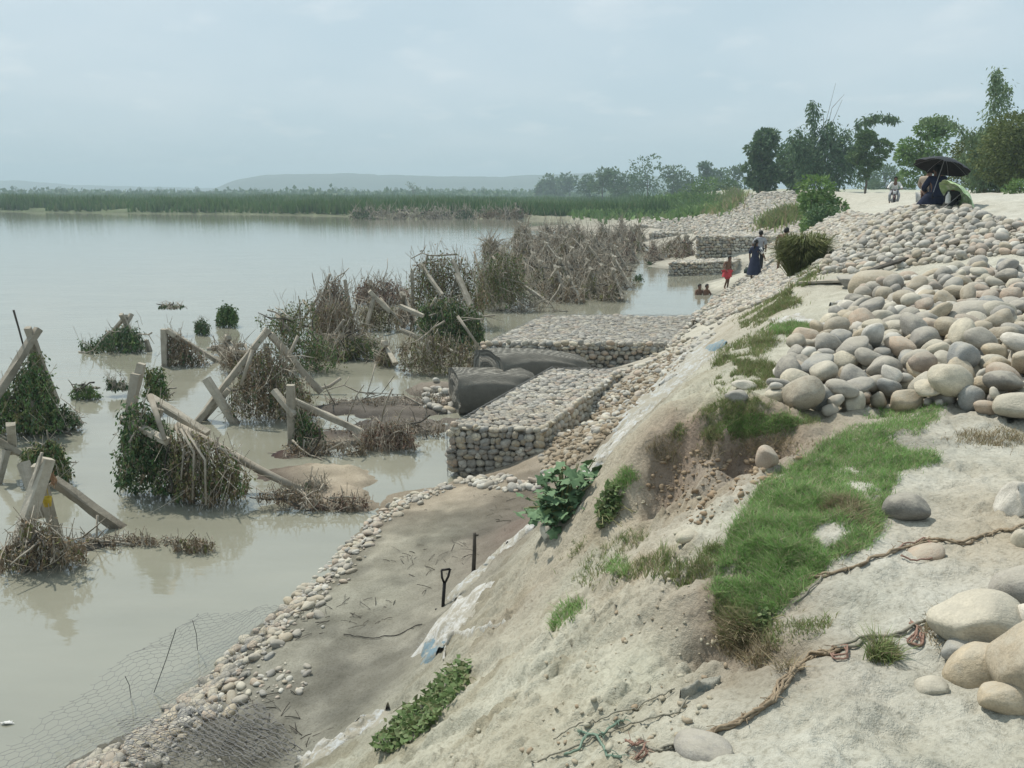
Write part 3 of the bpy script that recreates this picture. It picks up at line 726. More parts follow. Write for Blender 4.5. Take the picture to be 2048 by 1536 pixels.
STONE_COL = {'grey': (.34, .325, .29), 'cream': (.49, .46, .375), 'tan': (.4, .35, .265), 'pinkish': (.41, .335, .265), 'dark grey': (.2, .195, .18), 'bluish grey': (.285, .295, .29), 'white': (.58, .56, .5)}
def stone_mat(name, c):
    m = Mat(name, 0.75, 0.25)
    oi = m.n('ShaderNodeObjectInfo')
    off = m.n('ShaderNodeVectorMath', operation='SCALE'); off.inputs[0].default_value = (37, 11, 23); m.l(oi.outputs['Random'], off.inputs[3])
    ad = m.n('ShaderNodeVectorMath', operation='ADD'); m.l(m.coord(), ad.inputs[0]); m.l(off.outputs[0], ad.inputs[1])
    v = ad.outputs[0]
    lo = tuple(x * 0.76 for x in c); hi = tuple(min(.8, x * 1.2) for x in c)
    col = m.ramp(m.noise(1.3, 5, 0.6, v), [(0.3, lo), (0.68, hi)])
    col = m.mix(col, m.ramp(m.noise(16, 3, 0.6, v), [(0.3, (.72, .71, .7)), (0.55, (1, 1, 1)), (0.8, (1.16, 1.15, 1.12))]), 0.8, 'MULTIPLY')
    col = m.mix(col, m.ramp(oi.outputs['Random'], [(0, (.82, .83, .86)), (1, (1.14, 1.1, 1.04))]), 0.9, 'MULTIPLY')
    m.base(col)
    geo = m.n('ShaderNodeNewGeometry'); sx = m.n('ShaderNodeSeparateXYZ'); m.l(geo.outputs['Normal'], sx.inputs[0])
    dust = m.math('MULTIPLY', m.ramp(m.math('ADD', m.math('MULTIPLY', sx.outputs[2], .35), m.noise(2.2, 5, .65, v)), [(.62, (0, 0, 0)), (.85, (1, 1, 1))]), .55)
    col = m.mix(col, (.4, .375, .31), dust); stain = m.ramp(m.noise(2.8, 6, .7, v), [(.62, (0, 0, 0)), (.72, (1, 1, 1))]); col = m.mix(col, (.19, .165, .125), m.math('MULTIPLY', stain, .35))
    m.base(col)
    m.bump(m.math('ADD', m.noise(6, 5, 0.6, v), m.math('MULTIPLY', m.noise(40, 3, 0.6, v), 0.4)), 0.35, 0.05)
    return m.m
STONE = {k: stone_mat(k.replace(' ', '_') + '_stone', c) for k, c in STONE_COL.items()}
MIXCOL = [STONE_COL['grey'], (.42, .4, .345), STONE_COL['cream'], (.35, .325, .275), STONE_COL['tan'], (.32, .305, .275), (.44, .425, .38), STONE_COL['pinkish'], (.27, .26, .235), (.5, .485, .43)]
COBBLE_MIX = island('mixed_cobbles', MIXCOL, 0.8, 0.2, 0.35, 22, 0.3)
GABION_MIX = island('gabion_stones', [tuple(min(.6, x * 1.12) for x in c) for c in MIXCOL], 0.8, 0.2, 0.35, 25, 0.3)
SM = {}
def stone_mesh(sub, i, col):
    k = (sub, i % 10, col)
    if k not in SM:
        v, f = SHAPES[sub][i % 10]; SM[k] = np_mesh('stone_shape', v, f, STONE[col], True)
    return SM[k]
def euler_mats(e):
    cx, sx = np.cos(e[:, 0]), np.sin(e[:, 0]); cy, sy = np.cos(e[:, 1]), np.sin(e[:, 1]); cz, sz = np.cos(e[:, 2]), np.sin(e[:, 2])
    Z = np.zeros_like(cx); I = Z + 1
    X = np.stack([I, Z, Z, Z, cx, -sx, Z, sx, cx], -1).reshape(-1, 3, 3)
    Y = np.stack([cy, Z, sy, Z, I, Z, -sy, Z, cy], -1).reshape(-1, 3, 3)
    W = np.stack([cz, -sz, Z, sz, cz, Z, Z, Z, I], -1).reshape(-1, 3, 3)
    return W @ Y @ X
def stones_joined(name, pos, dims, eul, mat, sub=1, parent=None, **props):
    pos, dims, eul = np.asarray(pos, float), np.asarray(dims, float), np.asarray(eul, float)
    M = euler_mats(eul); V = []; Fc = []; n = 0; pick = RNG.integers(0, 10, len(pos))
    for i in range(10):
        s_ = np.where(pick == i)[0]
        if not len(s_): continue
        v, f = SHAPES[sub][i]
        w_ = np.einsum('nij,nkj->nki', M[s_], v[None] * dims[s_][:, None]) + pos[s_][:, None]
        V.append(w_.reshape(-1, 3)); Fc.append((f[None] + (np.arange(len(s_)) * len(v))[:, None, None]).reshape(-1, 3) + n); n += len(s_) * len(v)
    return link(name, np_mesh(name, np.vstack(V), np.vstack(Fc), mat, True), parent, **props)
def put_stone(name, pos, dims, eul, col, sub=3, parent=None, i=None, **props):
    o = link(name, stone_mesh(sub, int(RNG.integers(0, 10)) if i is None else i, col), parent, **props)
    o.location = pos; o.scale = dims; o.rotation_euler = eul
    return o

def drop_pile(poly, n, rmin, rmax, cell=0.03, tries=14, sink=0.25, bias=1.6):
    """let n stones fall one by one into the lowest spot of a few; returns pos, dims, euler"""
    poly = np.asarray(poly); lo = poly.min(0) - 0.5; hi = poly.max(0) + 0.5
    nx, ny = ((hi - lo) / cell).astype(int) + 1
    gx_, gy_ = np.meshgrid(lo[0] + np.arange(nx) * cell, lo[1] + np.arange(ny) * cell, indexing='ij')
    H = h(gx_, gy_); H0 = H.copy()
    rs = rmin + (rmax - rmin) * RNG.random(n) ** bias
    rs = np.concatenate([np.sort(rs[: n // 3])[::-1], rs[n // 3:]])
    cand = poly_sample(poly, n * tries).reshape(n, tries, 2)
    PP, DD, EE = [], [], []
    for k in range(n):
        r = rs[k]; d = np.array([r * RNG.uniform(1.0, 1.35), r * RNG.uniform(0.72, 1.05), r * RNG.uniform(0.5, 0.95)])
        best = None
        for c in cand[k]:
            i, j = ((c - lo) / cell).astype(int); q = max(1, int(r * 0.85 / cell))
            sub = H[max(0, i - q):i + q + 1, max(0, j - q):j + q + 1]
            zz = 0.55 * sub.max() + 0.45 * sub.mean()
            th = zz - H0[max(0, min(nx - 1, i)), max(0, min(ny - 1, j))]
            if best is None or th < best[4]: best = (zz, c, i, j, th)
        zz, c, i, j, th = best
        e = (RNG.normal(0, .5), RNG.normal(0, .42), RNG.uniform(0, 6.28))
        pz = zz + d[2] * (1 - sink) 
        PP.append((c[0], c[1], pz)); DD.append(d); EE.append(e)
        q = int(d[0] / cell) + 2; i0, i1, j0, j1 = max(0, i - q), min(nx, i + q + 1), max(0, j - q), min(ny, j + q + 1)
        X = gx_[i0:i1, j0:j1] - c[0]; Y = gy_[i0:i1, j0:j1] - c[1]
        a = X * math.cos(e[2]) + Y * math.sin(e[2]); b = -X * math.sin(e[2]) + Y * math.cos(e[2])
        rr = 1 - (a / d[0]) ** 2 - (b / d[1]) ** 2
        top = np.where(rr > 0, pz + d[2] * np.sqrt(np.maximum(rr, 0)), -9)
        H[i0:i1, j0:j1] = np.maximum(H[i0:i1, j0:j1], top)
    return np.array(PP), np.array(DD), np.array(EE)

def proj(p):
    p = np.atleast_2d(p); d = p - np.array([0, 0, CAM_Z])
    f = d[:, 1] * CP - d[:, 2] * SP; b = d[:, 1] * SP + d[:, 2] * CP
    return 1024 + FPX * d[:, 0] / f, 768 - FPX * b / f, f
COLW = ['grey'] * 30 + ['cream'] * 22 + ['tan'] * 18 + ['pinkish'] * 12 + ['dark grey'] * 4 + ['bluish grey'] * 5 + ['white'] * 5

# near heap of boulders on the bank top
heap_uv = [(1548,800),(1572,745),(1630,690),(1690,640),(1735,598),(1800,580),(1900,566),(2060,552),(2330,535),(2360,900),(2100,865),(1960,825),(1870,812),(1760,818),(1650,838),(1590,815)]
heap = hit([p[0] for p in heap_uv], [p[1] for p in heap_uv])[:, :2]
hp, hd, he = drop_pile(heap, 1450, 0.042, 0.148, 0.026, 24, 0.5, 1.6)
hu, hv, hf = proj(hp)
size = hd[:, 0] / hf
vis = (hu > -60) & (hu < 2110)
order = np.argsort(-(size * vis))
pickd = set(order[:262].tolist())
SZ = lambda r: 'large' if r > 0.19 else ('medium sized' if r > 0.125 else 'small')
def heap_zone(u, v):
    if u < 1690: return 'at the left foot of the near heap'
    if v > 760: return 'along the lower edge of the near heap'
    if v < 620: return 'on the upper slope of the near heap'
    return 'in the middle of the near heap' if u < 1880 else 'in the right part of the near heap'
ORD = ['first', 'second', 'third', 'fourth', 'fifth', 'sixth', 'seventh', 'eighth', 'ninth', 'tenth', 'eleventh', 'twelfth', 'thirteenth', 'fourteenth', 'fifteenth', 'sixteenth', 'seventeenth', 'eighteenth', 'nineteenth', 'twentieth'] + ['far right'] * 300
pk = sorted(pickd, key=lambda k: -hv[k]); nrow = 17; per = (len(pk) + nrow - 1) // nrow
for ri in range(nrow):
    row_ = sorted(pk[ri * per:(ri + 1) * per], key=lambda k: hu[k])
    for ci, k in enumerate(row_):
        c_ = COLW[int(RNG.integers(0, len(COLW)))]
        form = 'flat' if hd[k, 2] / hd[k, 0] < 0.52 else ('oval' if hd[k, 1] / hd[k, 0] < 0.74 else 'round')
        o = put_stone('boulder', hp[k], hd[k], he[k], c_, 3)
        tag(o, f'{form} {c_} boulder, {ORD[ci]} from the left in the {ORD[ri]} row up the near heap', 'boulder', 'river boulders heaped on the bank top')
rest = [k for k in range(len(hp)) if k not in pickd]
o = stones_joined('boulder_heap', hp[rest], hd[rest], he[rest], COBBLE_MIX, 2, kind='stuff'); tag(o, 'smaller river boulders filling the near heap and its right end', 'boulders')

# single boulders in the foreground, each with its own look: u, v of the centre, half width px, half height px, colour, label
ONE = [
 (1962,1254,86,46,'cream','large smooth cream boulder lying by the rope, nearest the right edge'),
 (2050,1190,60,40,'grey','grey boulder cut off by the right edge behind the large cream boulder'),
 (1972,1332,62,44,'tan','tan boulder half buried in sand below the large cream boulder'),
 (2058,1352,62,74,'tan','big upright tan boulder cut off by the right edge'),
 (1950,1313,50,20,'bluish grey','flat blue grey stone wedged under the large cream boulder'),
 (2006,1404,42,28,'tan','brown stone at the foot of the tan boulders'),
 (2052,1252,18,34,'white','white stone between the foreground boulders at the right edge'),
 (1864,1373,28,16,'cream','small cream stone half sunk in the flat sand'),
 (1811,1021,43,27,'dark grey','dark grey wet looking boulder beside the bright green grass'),
 (2046,1082,16,16,'cream','small cream stone on the brown rope line at the right edge'),
 (1850,1108,38,14,'pinkish','pinkish flat stone half buried under the brown rope'),
 (1408,1500,56,26,'grey','grey boulder mostly buried in sand at the bottom edge'),
 (1536,921,24,24,'pinkish','reddish round stone stuck in the eroded brown scarp'),
 (1374,1078,27,13,'cream','pale flat stone lying on the sandy slope below the scarp'),
 (1093,1064,12,17,'white','upright white stone at the foot of the leafy plant'),
 (1475,794,23,12,'grey','pale grey flat stone in the grass left of the near heap'),
 (1762,578,62,30,'tan','long tan boulder lying alone behind the near heap'),
 (1718,565,40,14,'grey','long grey slab leaning by the plank behind the near heap'),
 (1945,640,60,30,'grey','broad grey boulder on the upper slope, topmost of the near heap'),
 (1492,772,26,9,'white','small white stone in the grass above the flat grey stone'),
]
for u, v, a, b, c_, lab in ONE:
    g = hit(u, v + b * 0.55)[0]; dist = math.dist(g, (0, 0, CAM_Z)); rx = a / FPX * dist; rz = b / FPX * dist
    put = (g[0], g[1] + rx * 0.2, g[2] + rz * (0.18 if 'buried' in lab or 'sunk' in lab else 0.55))
    o = put_stone('boulder', put, (rx, max(rx * 0.72, rz), rz * 1.08), (RNG.normal(0, .12), RNG.normal(0, .12), RNG.normal(0, .3)), c_, 4); tag(o, lab, 'boulder')
# white angular rock at the right edge
v_, f_ = rock_shape(3, 77, 1.6)
o = link('rock', np_mesh('rock', v_, f_, STONE['white'], False)); g = hit(2036, 1030)[0]; o.location = (g[0], g[1] + .05, g[2] + .07); o.scale = (.10, .09, .12); o.rotation_euler = (.4, .2, .6)
tag(o, 'angular white rock standing on the sand at the right edge', 'rock')

# far heap of smaller boulders
heap2_uv = [(1622,552),(1660,505),(1720,455),(1780,425),(1850,408),(1920,420),(1990,440),(2060,455),(2300,470),(2300,508),(2060,512),(1900,524),(1800,536),(1700,548)]
heap2 = hit([p[0] for p in heap2_uv], [p[1] for p in heap2_uv])[:, :2]
p2, d2, e2 = drop_pile(heap2, 3300, 0.04, 0.115, 0.035, 16, 0.5, 1.6)
o = stones_joined('boulder_heap', p2, d2, e2, COBBLE_MIX, 2, kind='stuff'); tag(o, 'far heap of many small river boulders below the umbrellas', 'boulders')

# cobbles strewn over the bank
def strew(name, poly, n, r0, r1, label, sub=1, sink=0.2, mat=None, grow=0.5, dref=14.0, clump=0.0):
    uv = poly_sample(poly, n); g = hit(uv[:, 0], uv[:, 1], 260)
    if clump:
        keep = fbm(g[:, 0] * 1.3, g[:, 1] * 1.3, 3, 77) > RNG.normal(-0.02, 0.08, n) * clump; g = g[keep]
    n = len(g); dist = np.linalg.norm(g - np.array([0, 0, CAM_Z]), axis=1)
    r = (r0 + (r1 - r0) * RNG.random(n) ** 2) * np.maximum(1, dist / dref) ** grow
    d = np.stack([r * RNG.uniform(1, 1.4, n), r * RNG.uniform(.75, 1, n), r * RNG.uniform(.5, .8, n)], -1)
    e = np.stack([RNG.normal(0, .3, n), RNG.normal(0, .3, n), RNG.uniform(0, 6.28, n)], -1)
    g[:, 2] += d[:, 2] * (1 - sink) * 0.7
    o = stones_joined(name, g, d, e, mat or COBBLE_MIX, sub, kind='stuff'); o['label'] = label; o['category'] = 'cobbles'
    return o
strew('cobble_slope', [(1490,388),(1600,383),(1660,400),(1705,425),(1760,436),(1710,475),(1640,540),(1560,590),(1490,620),(1430,640),(1440,610),(1500,560),(1560,500),(1400,470),(1300,455),(1290,440),(1440,425)], 15000, .05, .105, 'cobbles covering the far bank slope towards the trees', 1, 0.35, grow=0.6, dref=22)
strew('rubble', [(900,965),(1070,945),(1080,870),(1160,800),(1240,745),(1330,690),(1400,640),(1480,600),(1440,660),(1360,730),(1290,780),(1220,850),(1160,900),(1080,980),(1000,985)], 1700, .035, .095, 'loose rubble between the stone cages and the bank slope', 2, 0.3, clump=0.9, dref=30)
strew('rubble', [(1375,640),(1440,590),(1500,545),(1560,500),(1600,470),(1640,500),(1560,560),(1480,610),(1420,650)], 1500, .06, .13, 'loose stones on the shore of the calm inlet', 1, 0.3, dref=30)
strew('beach_stones', [(180,1536),(480,1290),(600,1195),(690,1150),(640,1300),(600,1400),(520,1536)], 700, .012, .05, 'scattered stones on the grey mud beach', 2, 0.3, clump=1.0)
strew('slope_clods', [(880,1380),(1000,1180),(1290,980),(1500,980),(1420,1180),(1500,1330),(1300,1536),(760,1536)], 420, .004, .016, 'crumbs of dry earth on the sandy slope', 1, 0.3, island('dry_earth', [(.36, .32, .24), (.4, .38, .3), (.3, .24, .17)], 0.95, 0.1, 0.3, 60), clump=1.0)
strew('scarp_clods', [(1290,980),(1330,900),(1640,900),(1600,960),(1500,990),(1400,1060)], 260, .006, .025, 'broken lumps of brown earth under the scarp', 1, 0.3, island('brown_earth', [(.28, .21, .14), (.33, .26, .18), (.24, .18, .12)], 0.95, 0.1, 0.3, 60))
strew('rubble', [(1085,880),(1170,815),(1260,750),(1340,700),(1370,730),(1290,800),(1220,870),(1150,930),(1085,960)], 1300, .02, .07, 'brown earth lumps and stones behind the nearest stone cage', 2, 0.3, island('earthy_rubble', [(.27, .22, .155), (.33, .28, .21), (.21, .165, .115), (.38, .345, .28), (.25, .2, .14)], .95, .1, .3, 40), dref=30)
strew('pool_edge_stones', [(845,800),(870,760),(920,790),(905,830),(850,815)], 60, .06, .13, 'stones at the foot of the netting rolls', 2, 0.3)

# row of cobbles along the water's edge
SHORE = np.array([(150,1536),(230,1500),(330,1432),(420,1350),(480,1288),(545,1240),(600,1188),(655,1135),(700,1085),(745,1040),(800,1000),(850,985),(890,968)], float)
seg = np.linalg.norm(np.diff(SHORE, axis=0), axis=1); cum = np.concatenate([[0], np.cumsum(seg)])
n = 1150; tt = RNG.random(n) * cum[-1]
su = np.interp(tt, cum, SHORE[:, 0]); sv = np.interp(tt, cum, SHORE[:, 1])
wid = np.interp(sv, [960, 1040, 1200, 1536], [26, 42, 62, 120])
k_ = np.abs(RNG.normal(0.32, 0.30, n)) * wid
g = hit(np.clip(su + k_ * 0.95 - 4, 0, 2048), np.clip(sv + k_ * 0.25, 0, 1560))
dist = np.linalg.norm(g - np.array([0, 0, CAM_Z]), axis=1)
r = 0.024 + 0.050 * RNG.random(n) ** 1.7
d = np.stack([r * RNG.uniform(1, 1.4, n), r * RNG.uniform(.75, 1, n), r * RNG.uniform(.5, .75, n)], -1)
e = np.stack([RNG.normal(0, .3, n), RNG.normal(0, .3, n), RNG.uniform(0, 6.28, n)], -1)
g[:, 2] = np.maximum(g[:, 2], -0.02) + d[:, 2] * 0.45
app = r / dist; order = np.argsort(-app); big = set(order[:290].tolist())
PLACES = ['in the waterline row beside the blue pool', 'in the waterline row where the blue pool ends', 'in the waterline row right of the sand bar', 'in the waterline row below the sand bar tip', 'in the waterline row level with the thin stake',
          'in the waterline row level with the black shovel', 'in the waterline row left of the shovel blade', 'in the waterline row where the wire netting begins', 'in the waterline row beside the upright netting wires', 'in the waterline row under the spread netting', 'in the waterline row left of the crumpled netting', 'in the waterline row at the bottom edge of the picture']
for k in big:
    c_ = COLW[int(RNG.integers(0, len(COLW)))]
    u_, v_, _ = proj(g[k]); v_ = v_[0]
    zone = PLACES[int(np.clip((v_ - 985) / (1536 - 985) * len(PLACES), 0, len(PLACES) - 1))]
    size_ = 'tiny' if r[k] < .048 else ('small' if r[k] < .056 else ('middling' if r[k] < .064 else 'large'))
    lab = f'{size_} {c_} cobble {zone}'
    o = put_stone('cobble', g[k], d[k], e[k], c_, 2); tag(o, lab, 'cobble', lab.replace('cobble at', 'cobbles at'))
rest = [k for k in range(n) if k not in big]
o = stones_joined('shore_pebbles', g[rest], d[rest] * .8, e[rest], COBBLE_MIX, 2, kind='stuff'); tag(o, 'small pebbles between the cobbles along the waterline', 'pebbles')
# ------------------------------------------------------------------ stone cages, netting
WIRE = varied('galvanised_wire', (.16, .16, .155), (.26, .26, .25), 12, 0.55, 0, 1, 0.4)
WIRED = varied('old_wire', (.07, .075, .08), (.13, .13, .13), 12, 0.6, 0, 1, 0.4)
CORE = varied('cage_core', (.16, .15, .12), (.27, .25, .205), 4, 0.95, 0.5, 20)
def hexnet(fn, lu, lv, cell, r):
    """hexagonal wire net over the sheet fn(u, v) -> xyz; three sided wires"""
    P, Q = [], []
    hx = cell; hy = cell * .866 * 2; nu, nv = int(lu / hx), int(lv / (cell * .75))
    for j in range(nv + 1):
        for i in range(nu + 1):
            u = i * hx + (hx / 2 if j % 2 else 0); v = j * cell * .75
            P.append((u, v)); Q.append((u, v + cell * .45))
            P.append((u, v + cell * .45)); Q.append((u + hx / 2, v + cell * .75))
            P.append((u, v + cell * .45)); Q.append((u - hx / 2, v + cell * .75))
    P = np.array(P); Q = np.array(Q)
    ok = (P[:, 0] >= 0) & (P[:, 0] <= lu) & (Q[:, 0] >= 0) & (Q[:, 0] <= lu) & (Q[:, 1] <= lv)
    p = fn(P[ok, 0], P[ok, 1]); q = fn(Q[ok, 0], Q[ok, 1]); d = q - p; d /= np.linalg.norm(d, axis=1)[:, None] + 1e-9
    a = np.cross(d, np.array([.21, .33, .92])); a /= np.linalg.norm(a, axis=1)[:, None] + 1e-9; b = np.cross(d, a)
    vs_ = []
    for e in (p, q):
        for t in range(3):
            vs_.append(e + r * (math.cos(t * 2.094) * a + math.sin(t * 2.094) * b))
    v = np.stack(vs_, 1).reshape(-1, 3); n = len(p)
    f = np.array([[0, 1, 4, 3], [1, 2, 5, 4], [2, 0, 3, 5]])
    return v, (np.arange(n)[:, None, None] * 6 + f[None]).reshape(-1, 4)

def rows_fill(lu, lv, s, jit=0.25):
    """rows of stones of mean size s in a lu by lv face: centre u, centre v, half width, half height"""
    out_ = []; v = 0
    while v < lv:
        hgt = s * RNG.uniform(.72, 1.2); u = -s * RNG.random()
        while u < lu:
            wd = s * RNG.uniform(.7, 1.75)
            cu, cv = u + wd / 2, v + hgt / 2 + RNG.normal(0, s * .16)
            if 0 < cu < lu: out_.append((cu, cv, wd * .53, hgt * RNG.uniform(.46, .7)))
            u += wd * .97
        v += hgt * .93
    return np.array(out_)
def cage(label, A, B, depth, ht, s, budget, z0=-0.1, sub=2, net=True, group=None, fade=0.0, tilt=0.0, bulge=0.09):
    """A, B: near left and near right corner in plan; depth: vector to the far side"""
    A = np.array(A, float); B = np.array(B, float); D = np.array(depth, float)
    eu = B - A; lu = np.linalg.norm(eu); eu /= lu; ld = np.linalg.norm(D); ed = D / ld
    t = thing('gabion', label, 'stone cage', (A[0], A[1], z0), 0, group)
    W = lambda u, d, z: np.stack([eu[0] * u + ed[0] * d, eu[1] * u + ed[1] * d, z + tilt * d], -1)
    mb = MB(); i_ = .09
    c = [W(np.array(u), np.array(d), np.array(z)) for z in (0, ht - .075) for u, d in ((i_, i_), (lu - i_, i_), (lu - i_, ld - i_), (i_, ld - i_))]
    mb.add(c, [(0, 3, 2, 1), (4, 5, 6, 7), (0, 1, 5, 4), (1, 2, 6, 5), (2, 3, 7, 6), (3, 0, 4, 7)]); mb.build('core', CORE, t)
    th = math.atan2(eu[1], eu[0]); th2 = math.atan2(ed[1], ed[0])
    items = []
    for (cu, cv, a, b) in rows_fill(lu, ht, s): items.append((W(np.array(cu), np.array(.05 - bulge * math.sin(min(3.1, cv / ht * 3.1)) + RNG.normal(0, .012)), np.array(cv)), (a, a * .8, b), (RNG.normal(0, .2), RNG.normal(0, .2), th)))
    for side in (0, 1):
        for (cu, cv, a, b) in rows_fill(ld, ht - .09, s): items.append((W(np.array(lu - .05 if side else .05), np.array(cu), np.array(cv)), (a, a * .8, b), (RNG.normal(0, .2), RNG.normal(0, .2), th2)))
    for (cu, cv, a, b) in rows_fill(lu, ld, s * 1.05): items.append((W(np.array(cu), np.array(cv), np.array(ht - .05 + RNG.normal(0, .012) + .018 * math.sin(cu * 2.1) * math.sin(cv * 1.7 + 1))), (a, b * 1.1, min(a, b) * .5), (RNG.normal(0, .12), RNG.normal(0, .12), th + RNG.normal(0, .3))))
    pos = np.array([q[0] for q in items]); dm = np.array([q[1] for q in items]); eu_ = np.array([q[2] for q in items])
    wpos = pos + np.array([A[0], A[1], z0])
    dist = np.linalg.norm(wpos - np.array([0, 0, CAM_Z]), axis=1)
    front = np.arange(len(pos)); seen = (front < len(rows_fill(lu, ht, s))) | (pos[:, 2] > ht - .15)
    order = np.argsort(dist - 50 * seen)[:budget]; big = set(order.tolist())
    for k in big:
        col = COLW[int(RNG.integers(0, len(COLW)))]; put_stone('stone', pos[k], dm[k], eu_[k], col, sub, t)
    rest = [k for k in range(len(pos)) if k not in big]
    if rest: stones_joined('stone_fill', pos[rest], dm[rest], eu_[rest], GABION_MIX, sub, t, kind='stuff')
    if net:
        o_ = .03
        v1, f1 = hexnet(lambda u, v: W(u, -.04 - bulge * np.sin(np.clip(v / ht, 0, 1) * 3.1) + 0 * u, v), lu, ht, .11, .0036)
        v2, f2 = hexnet(lambda u, v: W(u, v, ht + o_ + .012 * np.sin(u * 9) * np.cos(v * 7)), lu, ld, .13, .0034)
        mb = MB(); mb.add(v1, f1); mb.add(v2, f2)
        for u in np.arange(0, lu + .1, 1.0): mb.tube([W(np.array(u), np.array(-.06), np.array(0.)), W(np.array(u), np.array(-.06), np.array(ht + .02)), W(np.array(u), np.array(ld), np.array(ht + .03))], .006, 4)
        mb.build('wire_mesh', WIRE, t)
    return t
gq = lambda u, v, z: at_z(u, v, z)[:2]
# the first cage, nearest us
a0, b0 = gq(897, 853, .92), gq(1085, 858, .92); far_l = gq(1105, 735, .92)
cage('nearest wire cage of river stones beside the blue pool', a0, b0, far_l - a0, .98, .125, 300, -.06)
a1, b1 = gq(962, 689, .9), gq(1335, 692, .9); far1 = gq(1092, 629, .9)
cage('broad wire cage of stones behind the dark netting rolls', a1, b1, far1 - a1, .95, .14, 300, -.05, 2)
a2, b2 = gq(1338, 527, .75), gq(1470, 522, .75)
cage('low stone cage behind the bathers, first step of the stepped wall', a2, b2, (1.2, 3.0), .8, .17, 120, -.05, 1, False)
a3, b3 = (a2 + np.array([1.6, 2.2])), gq(1575, 505, 1.2)
a3 = gq(1392, 505, 1.0); b3 = gq(1580, 505, 1.0)
cage('tall stone cage forming the upper step behind the bathers', a3, b3, (2.0, 5.0), 2.0, .19, 160, 0, 1, False)
for i, (u0, u1, v, z, dep, ht, lab) in enumerate([(1285, 1412, 436, 1.0, 6, 1.0, 'farthest stone cage, next to the green field'), (1300, 1450, 466, 1.0, 6, 1.0, 'long low stone cage beyond the stepped wall'), (1270, 1395, 452, .7, 6, .8, 'narrow stone cage between the two farthest ones')]):
    A_, B_ = gq(u0, v, z), gq(u1, v, z); cage(lab, A_, B_, (3, dep), ht, .3, 0, -.02, 1, False)

# rolls of dark netting lying between the two cages
m = Mat('dark_netting', 0.9, 0.15)
gco = m.coord('Object')
st = m.noise(2.2, 5, 0.65, gco)
wx = m.n('ShaderNodeTexWave', Scale=13.0, Distortion=2.5); wx.bands_direction = 'X'; wx.inputs['Detail Scale'].default_value = 1.2; m.l(gco, wx.inputs['Vector'])
wz = m.n('ShaderNodeTexWave', Scale=15.0, Distortion=3.0); wz.bands_direction = 'Z'; m.l(gco, wz.inputs['Vector'])
grid = m.math('MAXIMUM', wx.outputs[1], wz.outputs[1])
m.base(m.mix(m.ramp(st, [(0.3, (.17, .166, .145)), (0.7, (.27, .262, .23))]), (.09, .088, .078), m.math('MULTIPLY', m.math('SUBTRACT', 1.0, grid), .8)))
m.bump(m.math('ADD', m.math('MULTIPLY', st, 2.0), m.math('MULTIPLY', grid, .6)), 0.9, 0.04)
NETM = m.m
def netting_roll(label, p, q, r, flat, seed):
    p = np.array(p, float); q = np.array(q, float); Ln = np.linalg.norm(q - p); th = math.atan2(q[1] - p[1], q[0] - p[0])
    ns, nk = 40, 48; V = []
    for i in range(ns):
        s_ = i / (ns - 1); ang = np.arange(nk) / nk * 2 * np.pi
        rr = r * (1 + .055 * fbm(np.cos(ang) * 1.2 + s_ * 2.5, np.sin(ang) * 1.2 + seed, 3, seed)) * (1 - .18 * s_ * flat) * (1 - .55 * max(0, s_ - .9) * 8 * .5)
        ca_, sa_ = np.sign(np.cos(ang)) * np.abs(np.cos(ang)) ** .62, np.sign(np.sin(ang)) * np.abs(np.sin(ang)) ** .75
        sagz = .10 * r * math.sin(s_ * 3.1 + seed) 
        V.append(np.stack([np.full(nk, s_ * Ln + .02) + .12 * fbm(np.cos(ang) * 1.5, np.sin(ang) * 1.5 + s_ * 3, 2, seed + 1), ca_ * rr * 1.25, sa_ * rr * (.9 - .4 * flat * s_) + sagz], -1))
        rows_ = np.sin(ang * 9 + 3 * np.sin(s_ * 4)) * .02
        V[-1][:, 2] += rows_
    # spiral end
    V = np.vstack(V); i = np.arange(ns - 1)[:, None] * nk; j = np.arange(nk)[None]; j2 = (j + 1) % nk
    f = np.stack([i + j, i + nk + j, i + nk + j2, i + j2], -1).reshape(-1, 4)
    mb = MB(); mb.add(V, f)
    for e, s_ in ((0, -1), ((ns - 1) * nk, 1)):
        ring = V[e:e + nk]; c0 = ring.mean(0); prev = ring
        for t_, push in ((.75, -.06), (.5, .03), (.25, -.05)):
            nx_ = c0 + (ring - c0) * t_ + np.array([s_ * push * r, 0, 0])
            mb.add(np.vstack([prev, nx_]), [(a, (a + 1) % nk, nk + (a + 1) % nk, nk + a) for a in range(nk)]); prev = nx_
        mb.add(np.vstack([prev, c0]), [(a, (a + 1) % nk, nk, nk) for a in range(nk)])
    o = mb.build('netting_roll', NETM, None, True); o.location = p; o.rotation_euler = (0, -math.asin((q[2] - p[2]) / Ln), th); tag(o, label, 'netting roll'); return o
pA, qA = at_y(905, 760, 18.2), at_y(1015, 757, 18.6); pB, qB = at_y(972, 742, 19.0), at_y(1155, 742, 20.3)
netting_roll('darker roll of netting lying lower at the left of the pair', (pA[0], pA[1], .46), (qA[0] + .5, qA[1], .5), .56, .2, 3)
netting_roll('larger grey topped roll of netting lying between the two stone cages', (pB[0], pB[1], .66), (qB[0], qB[1], .62), .62, .7, 7)

